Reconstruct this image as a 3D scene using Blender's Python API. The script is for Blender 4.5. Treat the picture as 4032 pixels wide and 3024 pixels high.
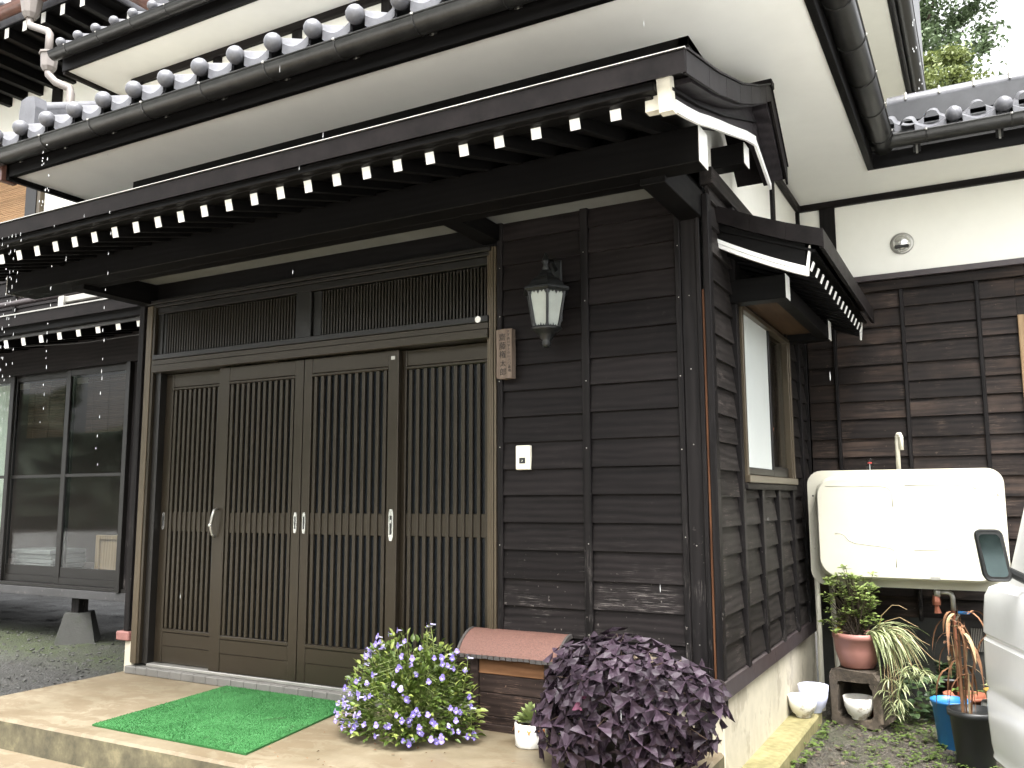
import bpy, math, random
import numpy as np
from mathutils import Matrix, Vector, Euler, Quaternion

random.seed(7)
for o in list(bpy.data.objects): bpy.data.objects.remove(o)
sc = bpy.context.scene
COL = sc.collection
R = math.radians

# ------------------------------------------------------------------ camera
cam_d = bpy.data.cameras.new('camera'); cam = bpy.data.objects.new('camera', cam_d); COL.objects.link(cam)
cam_d.sensor_width = 36.0; cam_d.lens = 3410.34 / 4032 * 36.0
cam_d.clip_start = 0.05; cam_d.clip_end = 400
yaw, pitch, roll = R(28.6363), R(7.4623), R(-0.2315)
fw = Vector((-math.sin(yaw) * math.cos(pitch), math.cos(yaw) * math.cos(pitch), math.sin(pitch)))
rt0 = Vector((math.cos(yaw), math.sin(yaw), 0)); up0 = rt0.cross(fw)
rt = rt0 * math.cos(roll) + up0 * math.sin(roll); up = up0 * math.cos(roll) - rt0 * math.sin(roll)
m = Matrix((rt, up, -fw)).transposed().to_4x4(); m.translation = Vector((1.0425, -3.7441, 1.0614))
cam.matrix_world = m
sc.camera = cam

# ------------------------------------------------------------------ sky, sun, exposure
SUN_EL, SUN_AZ = R(66), R(150)      # azimuth clockwise from +Y (bright side of the overcast: front right)
world = bpy.data.worlds.new('World'); sc.world = world; world.use_nodes = True
wn, wl = world.node_tree.nodes, world.node_tree.links
wn.clear()
sky = wn.new('ShaderNodeTexSky'); sky.sky_type = 'NISHITA'; sky.sun_disc = False
sky.sun_elevation = SUN_EL; sky.sun_rotation = SUN_AZ
sky.air_density = 1.0; sky.dust_density = 6.0; sky.ozone_density = 1.0
hs = wn.new('ShaderNodeHueSaturation'); hs.inputs['Saturation'].default_value = 0.06
bg = wn.new('ShaderNodeBackground'); bg.inputs['Strength'].default_value = 0.15
wo = wn.new('ShaderNodeOutputWorld')
wl.new(sky.outputs[0], hs.inputs['Color']); wl.new(hs.outputs[0], bg.inputs[0]); wl.new(bg.outputs[0], wo.inputs[0])
sun_d = bpy.data.lights.new('sun', 'SUN'); sun_d.energy = 1.5; sun_d.angle = R(40); sun_d.color = (1.0, 0.97, 0.92)
sun = bpy.data.objects.new('sun', sun_d); COL.objects.link(sun)
sdir = Vector((math.sin(SUN_AZ) * math.cos(SUN_EL), math.cos(SUN_AZ) * math.cos(SUN_EL), math.sin(SUN_EL)))
sun.rotation_euler = sdir.to_track_quat('Z', 'Y').to_euler(); sun.location = sdir * 30
sc.view_settings.view_transform = 'Standard'; sc.view_settings.look = 'None'
sc.view_settings.gamma = 1.0; sc.view_settings.exposure = 2.4
sc.view_settings.use_curve_mapping = False
sc.cycles.use_adaptive_sampling = True; sc.cycles.adaptive_threshold = 0.02
sc.cycles.max_bounces = 6; sc.cycles.diffuse_bounces = 3; sc.cycles.glossy_bounces = 3; sc.cycles.transmission_bounces = 4; sc.cycles.transparent_max_bounces = 8
sc.cycles.caustics_reflective = False; sc.cycles.caustics_refractive = False

# ------------------------------------------------------------------ node helpers and materials
class NT:
    def __init__(s, name):
        s.m = bpy.data.materials.new(name); s.m.use_nodes = True
        s.t = s.m.node_tree; s.n = s.t.nodes; s.l = s.t.links
        s.b = s.n['Principled BSDF']; s.out = s.n['Material Output']
    def new(s, t, **kw):
        n = s.n.new('ShaderNode' + t)
        for k, v in kw.items(): setattr(n, k, v)
        return n
    def set(s, sock, v):
        if isinstance(v, bpy.types.NodeSocket): s.l.new(v, sock)
        else:
            if hasattr(sock.default_value, '__len__') and not hasattr(v, '__len__'): v = (v, v, v)
            if hasattr(v, '__len__') and len(sock.default_value) == 4 and len(v) == 3: v = tuple(v) + (1,)
            sock.default_value = v
    def math(s, op, a, b=0.0, c=None, clamp=False):
        n = s.new('Math', operation=op, use_clamp=clamp); s.set(n.inputs[0], a); s.set(n.inputs[1], b)
        if c is not None: s.set(n.inputs[2], c)
        return n.outputs[0]
    def vmath(s, op, a, b):
        n = s.new('VectorMath', operation=op); s.set(n.inputs[0], a); s.set(n.inputs[1], b); return n.outputs[0]
    def mix(s, f, a, b, bt='MIX'):
        n = s.new('Mix', data_type='RGBA', blend_type=bt); s.set(n.inputs[0], f); s.set(n.inputs[6], a); s.set(n.inputs[7], b)
        return n.outputs[2]
    def noise(s, vec, scale, detail=4, rough=.55, dist=0.0):
        detail = min(detail, 4)
        n = s.new('TexNoise'); s.set(n.inputs['Vector'], vec); n.inputs['Scale'].default_value = scale
        n.inputs['Detail'].default_value = detail; n.inputs['Roughness'].default_value = rough
        n.inputs['Distortion'].default_value = dist
        return n.outputs[0]
    def ramp(s, f, *stops, interp='LINEAR'):
        n = s.new('ValToRGB'); s.set(n.inputs[0], f); e = n.color_ramp.elements; n.color_ramp.interpolation = interp
        while len(e) < len(stops): e.new(0.5)
        for el, (p, c) in zip(e, stops):
            el.position = p
            if not hasattr(c, '__len__'): c = (c, c, c)
            el.color = tuple(c) + (1,) if len(c) == 3 else c
        return n.outputs[0]
    def coord(s, kind='Object'): return s.new('TexCoord').outputs[kind]
    def scaled(s, vec, sc3): return s.vmath('MULTIPLY', vec, sc3)
    def rnd(s): return s.new('ObjectInfo').outputs['Random']
    def bump(s, h, strength=.3, dist=.01):
        n = s.new('Bump'); n.inputs['Strength'].default_value = strength; n.inputs['Distance'].default_value = dist
        s.set(n.inputs['Height'], h); s.l.new(n.outputs[0], s.b.inputs['Normal']); return n
    def fin(s, color=None, rough=None, metal=None, spec=None):
        if color is not None: s.set(s.b.inputs['Base Color'], color)
        if rough is not None: s.set(s.b.inputs['Roughness'], rough)
        if metal is not None: s.set(s.b.inputs['Metallic'], metal)
        if spec is not None: s.set(s.b.inputs['Specular IOR Level'], spec)
        return s.m

def plain(name, c, rough=.5, metal=0., var=.12, nscale=6., bump=0., spec=.5, bscale=60., spots=None, rvar=.12):
    t = NT(name); v = t.coord()
    n1 = t.noise(v, nscale, 5, .6); n2 = t.noise(v, nscale * 7, 3)
    f = t.math('ADD', t.math('MULTIPLY', n1, .7), t.math('MULTIPLY', n2, .3))
    lo = tuple(x * (1 - var * 1.6) for x in c); hi = tuple(min(1, x * (1 + var * 1.6)) for x in c)
    col = t.ramp(f, (.3, lo), (.7, hi))
    if spots:
        sc_, thr, scol, amt = spots
        k = t.ramp(t.noise(v, sc_, 6, .65), (thr, 0.), (thr + .08, 1.))
        col = t.mix(t.math('MULTIPLY', k, amt), col, scol)
    r = t.math('ADD', t.math('MULTIPLY', n1, rvar * 2), rough - rvar)
    if bump: t.bump(t.noise(v, bscale, 4), bump, .004)
    return t.fin(col, r, metal, spec)

def wood(name, cd, cl, axis, rough=.5, wear=0., wearcol=(.30, .27, .25), wearz=None, tint=None, tintamt=0., bump=.35, bvar=.55):
    t = NT(name); v = t.coord(); r = t.rnd()
    off = t.new('CombineXYZ'); t.set(off.inputs[0], t.math('MULTIPLY', r, 61.7)); t.set(off.inputs[1], t.math('MULTIPLY', r, 23.1)); t.set(off.inputs[2], t.math('MULTIPLY', r, 97.3))
    vo = t.vmath('ADD', v, off.outputs[0])
    s3 = [13., 13., 13.]; s3['xyz'.index(axis)] = .75
    vs = t.scaled(vo, tuple(s3))
    g = t.noise(vs, 2.2, 7, .62, .9)
    ring = t.new('TexWave', wave_type='BANDS', bands_direction={'x': 'Z', 'y': 'Z', 'z': 'X'}[axis])
    t.set(ring.inputs['Vector'], t.scaled(vo, tuple(.35 if q < 1 else 1. for q in s3)))
    ring.inputs['Scale'].default_value = 9.; ring.inputs['Distortion'].default_value = 7.; ring.inputs['Detail'].default_value = 3.; ring.inputs['Detail Scale'].default_value = .6
    big = t.noise(vo, 3.1, 4, .6)
    f = t.math('ADD', t.math('MULTIPLY', g, .55), t.math('ADD', t.math('MULTIPLY', ring.outputs[1], .17), t.math('MULTIPLY', big, .3)))
    col = t.ramp(f, (.28, cd), (.75, cl))
    if tint:
        k = t.ramp(t.noise(vo, 1.6, 4, .6), (.46, 0.), (.66, 1.)); k2 = t.math('MULTIPLY', t.ramp(g, (.38, 0.), (.62, 1.)), k)
        col = t.mix(t.math('MULTIPLY', k2, tintamt), col, tint)
    bv = t.math('ADD', t.math('MULTIPLY', r, bvar), 1 - bvar / 2)
    col = t.mix(1.0, col, bv, 'MULTIPLY')
    if wear:
        s4 = [120., 120., 120.]; s4['xyz'.index(axis)] = 4.
        st = t.noise(t.scaled(vo, tuple(s4)), 2.4, 5, .7)
        pt = t.noise(vo, 5., 4, .6)
        k = t.math('MULTIPLY', t.ramp(st, (.54, 0.), (.62, 1.)), t.ramp(pt, (.51, 0.), (.66, 1.)))
        ch = t.ramp(t.noise(vo, 42., 3, .6), (.69, 0.), (.72, 1.))
        k = t.math('MAXIMUM', k, t.math('MULTIPLY', ch, .8))
        if wearz:
            sx = t.new('SeparateXYZ'); t.set(sx.inputs[0], v)
            mr = t.new('MapRange'); t.set(mr.inputs[0], sx.outputs[2]); mr.inputs[1].default_value = wearz[0]; mr.inputs[2].default_value = wearz[1]; mr.inputs[3].default_value = 1.; mr.inputs[4].default_value = .06
            k = t.math('MULTIPLY', k, mr.outputs[0])
        col = t.mix(t.math('MULTIPLY', k, wear), col, wearcol)
    t.bump(f, bump, .003)
    return t.fin(col, t.math('ADD', t.math('MULTIPLY', big, .25), rough - .12), 0., .10)

MAT = {}
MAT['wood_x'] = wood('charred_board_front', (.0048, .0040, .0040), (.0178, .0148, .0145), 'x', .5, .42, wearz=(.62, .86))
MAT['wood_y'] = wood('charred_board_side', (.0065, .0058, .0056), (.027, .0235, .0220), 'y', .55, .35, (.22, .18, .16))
MAT['wood_bk'] = wood('weathered_board_back', (.0060, .0052, .0050), (.024, .0190, .0172), 'x', .55, .30, (.22, .16, .12), tint=(.075, .050, .037), tintamt=.6)
MAT['wood_z'] = wood('charred_post', (.0045, .0040, .0041), (.0155, .0138, .0138), 'z', .5, .5, wearz=(.55, 1.0), bvar=.3)
MAT['wood_roof'] = wood('dark_roof_timber', (.0016, .0015, .0015), (.0052, .0047, .0046), 'x', .5, bvar=.4)
MAT['wood_rafter'] = wood('dark_rafter_timber', (.0016, .0015, .0015), (.0052, .0047, .0046), 'y', .5, bvar=.4)
MAT['wood_barge'] = wood('bargeboard_timber', (.012, .0105, .0115), (.034, .030, .032), 'y', .5, bvar=.1)
MAT['wood_orange'] = wood('bare_orange_edge', (.035, .016, .009), (.15, .068, .034), 'z', .6, bvar=.1)
MAT['wood_brown'] = wood('brown_ceiling_board', (.045, .026, .015), (.11, .068, .04), 'y', .6, bvar=.2)
MAT['wood_tan'] = wood('pale_tan_wood', (.17, .11, .06), (.30, .21, .125), 'z', .6, bvar=.15)
MAT['box_orange'] = wood('box_top_rail_wood', (.055, .026, .012), (.16, .082, .042), 'x', .55, bvar=.2)
MAT['box_dark'] = wood('box_dark_wood', (.009, .0065, .0058), (.036, .025, .021), 'x', .55, .6, (.25, .16, .12), bvar=.5)
MAT['plate_wood'] = wood('nameplate_wood', (.105, .080, .062), (.19, .15, .122), 'z', .7, bvar=.05)
MAT['white_paint'] = plain('white_paint', (.80, .80, .77), .5, var=.03)
MAT['white_worn'] = plain('aged_white_paint', (.66, .63, .53), .6, var=.08)
MAT['plaster'] = plain('white_plaster', (.80, .79, .72), .8, var=.025, nscale=2., bump=.08, bscale=90, spots=(34., .74, (.25, .24, .2), .6))
MAT['soffit'] = plain('soffit_board', (.80, .795, .74), .7, var=.03, nscale=1.2, spots=(26., .745, (.22, .21, .18), .7))
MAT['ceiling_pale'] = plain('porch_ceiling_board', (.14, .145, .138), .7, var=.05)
MAT['bronze'] = plain('bronze_aluminium', (.031, .0245, .0162), .30, .45, var=.05, nscale=3., rvar=.05)
MAT['bronze_light'] = plain('bronze_aluminium_trim', (.085, .067, .044), .34, .4, var=.05, nscale=3., rvar=.05)
MAT['bronze_dark'] = plain('dark_bronze_aluminium', (.0085, .0075, .0066), .38, .15, var=.06, nscale=3., rvar=.05)
MAT['bronze_shaded'] = plain('shaded_bronze_aluminium', (.022, .018, .0135), .34, .3, var=.05, nscale=3., rvar=.05)  # door bronze darkened: the transom's shade is put into the slat colour
MAT['steel'] = plain('polished_steel', (.62, .62, .60), .25, .9, var=.05)
MAT['steel_dull'] = plain('dull_steel', (.42, .41, .38), .4, .8, var=.08)
MAT['tile'] = plain('grey_roof_tile', (.085, .086, .095), .40, .05, var=.22, nscale=9., bump=.1, bscale=120)
MAT['tile_dark'] = plain('darker_roof_tile', (.026, .027, .030), .4, 0, var=.25, nscale=9.)  # darker tile tone for the right roof body and ridge base
MAT['gutter'] = plain('dark_gutter', (.015, .0148, .0138), .36, .0, var=.5, nscale=11., rvar=.1)
MAT['gutter_brown'] = plain('brown_gutter', (.13, .062, .047), .4, .0, var=.25, nscale=14.)
MAT['grey_pipe'] = plain('grey_downpipe', (.17, .152, .14), .4, .0, var=.1)
MAT['roof_metal'] = plain('brown_sheet_roof', (.0075, .006, .006), .5, .0, spec=.11, var=.4, nscale=8., rvar=.1)
MAT['flash'] = plain('purple_brown_flashing', (.045, .035, .0365), .42, .1, var=.15, nscale=9.)
MAT['pink_flash'] = plain('faded_pink_flashing', (.25, .115, .10), .55, 0, var=.2, nscale=20.)
MAT['black_paint'] = plain('black_paint', (.012, .012, .012), .4, 0, var=.3)
MAT['cast_black'] = plain('black_cast_lamp', (.014, .015, .015), .36, .3, var=.4, nscale=40., bump=.3, bscale=150)
MAT['grey_paint'] = plain('grey_painted_beam', (.045, .044, .045), .45, 0, var=.2, spots=(13., .63, (.15, .14, .135), .7))
MAT['ivory'] = plain('ivory_tank_enamel', (.56, .54, .45), .38, 0, var=.02, nscale=3.)
MAT['van_paint'] = plain('white_car_paint', (.74, .75, .75), .22, 0, var=.015, rvar=.02)
MAT['black_plastic'] = plain('black_plastic', (.016, .017, .017), .42, 0, var=.2)
MAT['red'] = plain('red_float', (.6, .05, .04), .4)
MAT['soil'] = plain('potting_soil', (.045, .033, .024), .9, 0, var=.4, nscale=30, bump=.8, bscale=80)
MAT['pink_pot'] = plain('pink_plastic_pot', (.32, .15, .125), .5, 0, var=.06)
MAT['white_pot'] = plain('rough_white_ceramic', (.82, .81, .77), .55, 0, var=.03, bump=.5, bscale=45)
MAT['bowl'] = plain('stained_white_ceramic', (.74, .72, .66), .35, 0, var=.05, spots=(15., .54, (.26, .20, .13), .75))
MAT['lavender'] = plain('lavender_plastic', (.60, .62, .80), .45, 0, var=.05)
MAT['blue_plastic'] = plain('blue_plastic', (.022, .16, .40), .4, 0, var=.08)
MAT['terracotta'] = plain('terracotta', (.30, .10, .055), .7, 0, var=.15)
MAT['yellow_pot'] = plain('yellow_pot', (.55, .36, .07), .6, 0, var=.1)
MAT['stone'] = plain('tuff_stone', (.06, .047, .034), .85, 0, var=.45, nscale=14., bump=1., bscale=38, spots=(9., .56, (.16, .125, .09), .7))
MAT['foundation'] = plain('cream_foundation_mortar', (.48, .44, .345), .8, 0, var=.14, nscale=2.2, bump=.15, bscale=60, spots=(4.5, .54, (.25, .22, .17), .55))
MAT['pier'] = plain('mossy_pier_concrete', (.036, .036, .032), .85, 0, var=.2, nscale=9, bump=.4, bscale=60, spots=(8., .55, (.025, .03, .018), .7))
MAT['tilestrip'] = plain('grey_sill_tile', (.115, .11, .10), .55, 0, var=.12, nscale=7)
MAT['blind'] = wood('bamboo_blind', (.035, .022, .015), (.085, .055, .038), 'x', .6, bvar=.3)
MAT['blind_tan'] = wood('tan_bamboo_blind', (.20, .115, .06), (.36, .23, .125), 'x', .6, bvar=.3)
MAT['curtain'] = plain('pale_curtain', (.72, .75, .64), .8, 0, var=.08)
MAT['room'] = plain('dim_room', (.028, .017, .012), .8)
MAT['paper'] = plain('newspaper', (.20, .195, .18), .8, 0, var=.1)
MAT['lid'] = plain('red_shingle_sheet', (.135, .066, .050), .7, 0, var=.28, nscale=150., bump=.8, bscale=260)
MAT['lid_edge'] = plain('dark_felt_edge', (.05, .045, .042), .8, 0, var=.2)
MAT['bark'] = plain('tree_bark', (.06, .045, .03), .9, 0, var=.3)
MAT['stem'] = plain('green_stem', (.16, .20, .06), .6)
MAT['stem_purple'] = plain('pale_petiole', (.11, .075, .055), .6)
MAT['dry'] = plain('dry_brown_leaf', (.16, .075, .034), .75, 0, var=.35, nscale=25)
MAT['dry_pale'] = plain('dry_straw', (.26, .19, .10), .75, 0, var=.25, nscale=25)
MAT['lamp_glass'] = plain('frosted_lamp_glass', (.30, .325, .295), .35, 0, var=.06, nscale=20)
MAT['shade_screen'] = plain('frosted_window_glass', (.56, .59, .57), .6, 0, var=.02)
MAT['cream'] = plain('cream_plastic', (.82, .79, .66), .4, 0, var=.02)
MAT['ink'] = plain('brush_ink', (.012, .008, .006), .7)
MAT['copper'] = plain('copper_pipe', (.34, .13, .08), .35, .6, var=.2)
MAT['cable'] = plain('black_cable', (.05, .05, .05), .6)

def glass(name, tint=(.02, .025, .03), rough=.04, bump=0.):
    t = NT(name)
    tr = t.new('BsdfTransparent'); tr.inputs[0].default_value = (.80, .83, .83, 1)
    gl = t.new('BsdfGlossy'); gl.inputs['Roughness'].default_value = rough
    gm = t.new('NewGeometry'); dt_ = t.new('VectorMath', operation='DOT_PRODUCT'); t.l.new(gm.outputs['Normal'], dt_.inputs[0]); t.l.new(gm.outputs['Incoming'], dt_.inputs[1])
    f_ = t.math('ADD', t.math('MULTIPLY', t.math('POWER', t.math('SUBTRACT', 1.0, t.math('ABSOLUTE', dt_.outputs['Value'])), 5.0), .9), .018)
    mx = t.new('MixShader'); t.l.new(f_, mx.inputs[0]); t.l.new(tr.outputs[0], mx.inputs[1]); t.l.new(gl.outputs[0], mx.inputs[2])
    t.l.new(mx.outputs[0], t.out.inputs[0]); return t.m
MAT['glass'] = glass('clear_window_glass')
def door_glass():
    t = NT('dark_patterned_glass'); v = t.coord()
    t.bump(t.noise(v, 240., 2), .35, .002)
    return t.fin((.006, .0075, .0095), .25, 0., .3)
MAT['door_glass'] = door_glass()
MAT['mirror_glass'] = plain('mirror_glass', (.05, .07, .072), .08, .9, var=.1)
MAT['car_glass'] = plain('dark_car_glass', (.02, .024, .025), .05, 0, var=.1)

def leafmat(name, c1, c2, rough=.45, trans=.25, spec=.4, vein=0.):
    t = NT(name); r = t.rnd(); v = t.coord()
    n = t.noise(v, 22., 3); f = t.math('ADD', t.math('MULTIPLY', n, .6), t.math('MULTIPLY', r, .5))
    col = t.ramp(f, (.25, c1), (.8, c2))
    t.fin(col, rough, 0., spec)
    if trans:
        tl = t.new('BsdfTranslucent'); t.l.new(col, tl.inputs[0]); mx = t.new('MixShader'); mx.inputs[0].default_value = trans
        t.l.new(t.b.outputs[0], mx.inputs[1]); t.l.new(tl.outputs[0], mx.inputs[2]); t.l.new(mx.outputs[0], t.out.inputs[0])
    return t.m
MAT['leaf'] = leafmat('torenia_leaf', (.045, .075, .012), (.13, .185, .032))
MAT['leaf_light'] = leafmat('young_torenia_leaf', (.13, .17, .03), (.24, .28, .075))
MAT['petal'] = leafmat('violet_petal', (.15, .115, .38), (.30, .24, .58), .5, .25)
MAT['petal_pale'] = leafmat('pale_petal', (.40, .37, .60), (.58, .56, .68), .5, .25)
MAT['petal_dark'] = leafmat('dark_throat', (.05, .03, .22), (.10, .05, .35), .5, 0)
MAT['ox_leaf'] = leafmat('purple_shamrock_leaf', (.013, .0080, .0125), (.050, .032, .047), .5, .10, .28)
MAT['ox_leaf_pink'] = leafmat('pink_shamrock_leaf', (.16, .045, .095), (.22, .07, .13), .4, .2)
MAT['ox_leaf_pale'] = leafmat('withered_shamrock_leaf', (.30, .24, .17), (.42, .34, .26), .5, .2)
MAT['succ'] = leafmat('succulent_leaf', (.13, .175, .055), (.27, .32, .13), .45, .1)
MAT['succ_red'] = leafmat('withered_succulent_leaf', (.34, .12, .04), (.52, .24, .07), .5, .1)
MAT['azalea'] = leafmat('shrub_leaf', (.085, .135, .03), (.27, .33, .10), .4, .2)
MAT['azalea_yel'] = leafmat('yellowed_shrub_leaf', (.45, .34, .06), (.62, .45, .10), .5, .2)
MAT['spider'] = leafmat('striped_ribbon_leaf', (.19, .23, .09), (.42, .44, .26), .45, .25)
MAT['weed'] = leafmat('weed_leaf', (.035, .065, .013), (.12, .175, .04), .5, .2)
MAT['ivy'] = leafmat('dark_ivy_leaf', (.015, .034, .011), (.055, .09, .035), .45, .15)
MAT['tree_dark'] = leafmat('dark_tree_leaf', (.04, .068, .034), (.12, .165, .085), .55, .25)
MAT['tree_yel'] = leafmat('yellow_green_tree_leaf', (.13, .16, .05), (.29, .32, .125), .55, .3)

def mat_concrete():
    t = NT('porch_concrete'); v = t.coord()
    n1 = t.noise(v, 1.6, 6, .62); n2 = t.noise(v, 14., 5, .65); n3 = t.noise(v, 90., 3)
    base = t.ramp(t.math('ADD', t.math('MULTIPLY', n1, .6), t.math('MULTIPLY', n2, .4)), (.32, (.112, .090, .055)), (.55, (.158, .131, .087)), (.75, (.225, .196, .138)))
    st = t.scaled(v, (5., 9., 1.)); k = t.math('MULTIPLY', t.ramp(t.noise(st, 1.0, 6, .7, .6), (.47, 0.), (.50, 1.)), t.ramp(t.noise(v, 1.1, 3), (.36, 0.), (.50, 1.)))
    base = t.mix(t.math('MULTIPLY', k, .45), base, (.092, .062, .033))
    g = t.ramp(n3, (.60, 0.), (.72, 1.)); base = t.mix(t.math('MULTIPLY', g, .25), base, (.12, .085, .05))
    # mossy, grimy vertical faces
    gm = t.new('NewGeometry'); sx = t.new('SeparateXYZ'); t.l.new(gm.outputs['Normal'], sx.inputs[0])
    side = t.ramp(t.math('ABSOLUTE', sx.outputs[2]), (.3, 1.), (.75, 0.))
    mos = t.ramp(t.noise(v, 9., 6, .7), (.36, (.045, .042, .028)), (.58, (.10, .09, .055)), (.72, (.17, .15, .09)))
    base = t.mix(t.math('MULTIPLY', side, .9), base, mos)
    t.bump(t.math('ADD', n2, t.math('MULTIPLY', n3, .5)), .25, .004)
    return t.fin(base, t.math('ADD', t.math('MULTIPLY', n1, .4), .38), 0., .45)
MAT['concrete'] = mat_concrete()
def mat_ledge():
    t = NT('mossy_ledge_concrete'); v = t.coord()
    n1 = t.noise(v, 4., 6, .62); n2 = t.noise(v, 30., 4)
    base = t.ramp(t.math('ADD', t.math('MULTIPLY', n1, .65), t.math('MULTIPLY', n2, .35)), (.33, (.13, .115, .045)), (.52, (.25, .22, .105)), (.7, (.34, .31, .18)))
    t.bump(n2, .4, .005); return t.fin(base, .7)
MAT['ledge'] = mat_ledge()
def mat_ground():
    t = NT('wet_gravel_and_soil'); v = t.coord()
    n1 = t.noise(v, 1.3, 5, .6); n2 = t.noise(v, 28., 5, .7); vo = t.new('TexVoronoi'); t.set(vo.inputs['Vector'], v); vo.inputs['Scale'].default_value = 75.
    base = t.ramp(t.math('ADD', t.math('MULTIPLY', n2, .6), t.math('MULTIPLY', vo.outputs[0], .5)), (.25, (.018, .0155, .013)), (.55, (.05, .044, .036)), (.85, (.115, .10, .082)))
    mo = t.math('MULTIPLY', t.ramp(n1, (.46, 0.), (.60, 1.)), t.ramp(n2, (.4, .2), (.6, 1.)))
    base = t.mix(t.math('MULTIPLY', mo, .75), base, (.035, .052, .014))
    t.bump(t.math('ADD', vo.outputs[0], n2), .6, .012)
    return t.fin(base, t.math('ADD', t.math('MULTIPLY', n1, .5), .25), 0., .5)
MAT['ground'] = mat_ground()
def mat_gravel():
    t = NT('wet_dark_gravel'); v = t.coord()
    n1 = t.noise(v, 1.0, 5, .6); n2 = t.noise(v, 22., 5, .7); vo = t.new('TexVoronoi'); t.set(vo.inputs['Vector'], v); vo.inputs['Scale'].default_value = 60.
    base = t.ramp(t.math('ADD', t.math('MULTIPLY', n2, .5), t.math('MULTIPLY', vo.outputs[0], .6)), (.25, (.014, .0138, .0125)), (.55, (.036, .035, .032)), (.85, (.085, .083, .078)))
    sx = t.new('SeparateXYZ'); t.set(sx.inputs[0], v)
    band = t.ramp(t.math('ABSOLUTE', t.math('SUBTRACT', sx.outputs[1], 1.2)), (.25, 1.), (.8, 0.))
    mo = t.math('MULTIPLY', t.ramp(n2, (.4, .1), (.6, 1.)), t.math('MULTIPLY', band, t.ramp(n1, (.35, 0.), (.55, 1.))))
    base = t.mix(t.math('MULTIPLY', mo, .85), base, (.035, .05, .012))
    t.bump(t.math('ADD', vo.outputs[0], n2), .6, .012)
    return t.fin(base, t.math('ADD', t.math('MULTIPLY', n1, .5), .2), 0., .5)
MAT['gravel'] = mat_gravel()
MAT['yard'] = plain('pale_wet_gravel_yard', (.55, .54, .52), .6, 0, var=.2, nscale=20, bump=.4, bscale=90)
def mat_mat():
    t = NT('green_plastic_turf'); v = t.coord()
    n = t.noise(v, 3.5, 5, .6); d = t.ramp(t.noise(v, 6., 5, .6, .5), (.62, 0.), (.72, 1.)); n2 = t.noise(v, 150., 2)
    col = t.ramp(t.math('ADD', t.math('MULTIPLY', n, .6), t.math('MULTIPLY', n2, .4)), (.35, (.016, .069, .019)), (.65, (.036, .124, .040)))
    col = t.mix(t.math('MULTIPLY', d, .55), col, (.018, .032, .013))
    return t.fin(col, .6, 0., .1)
MAT['turf'] = mat_mat()

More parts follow.
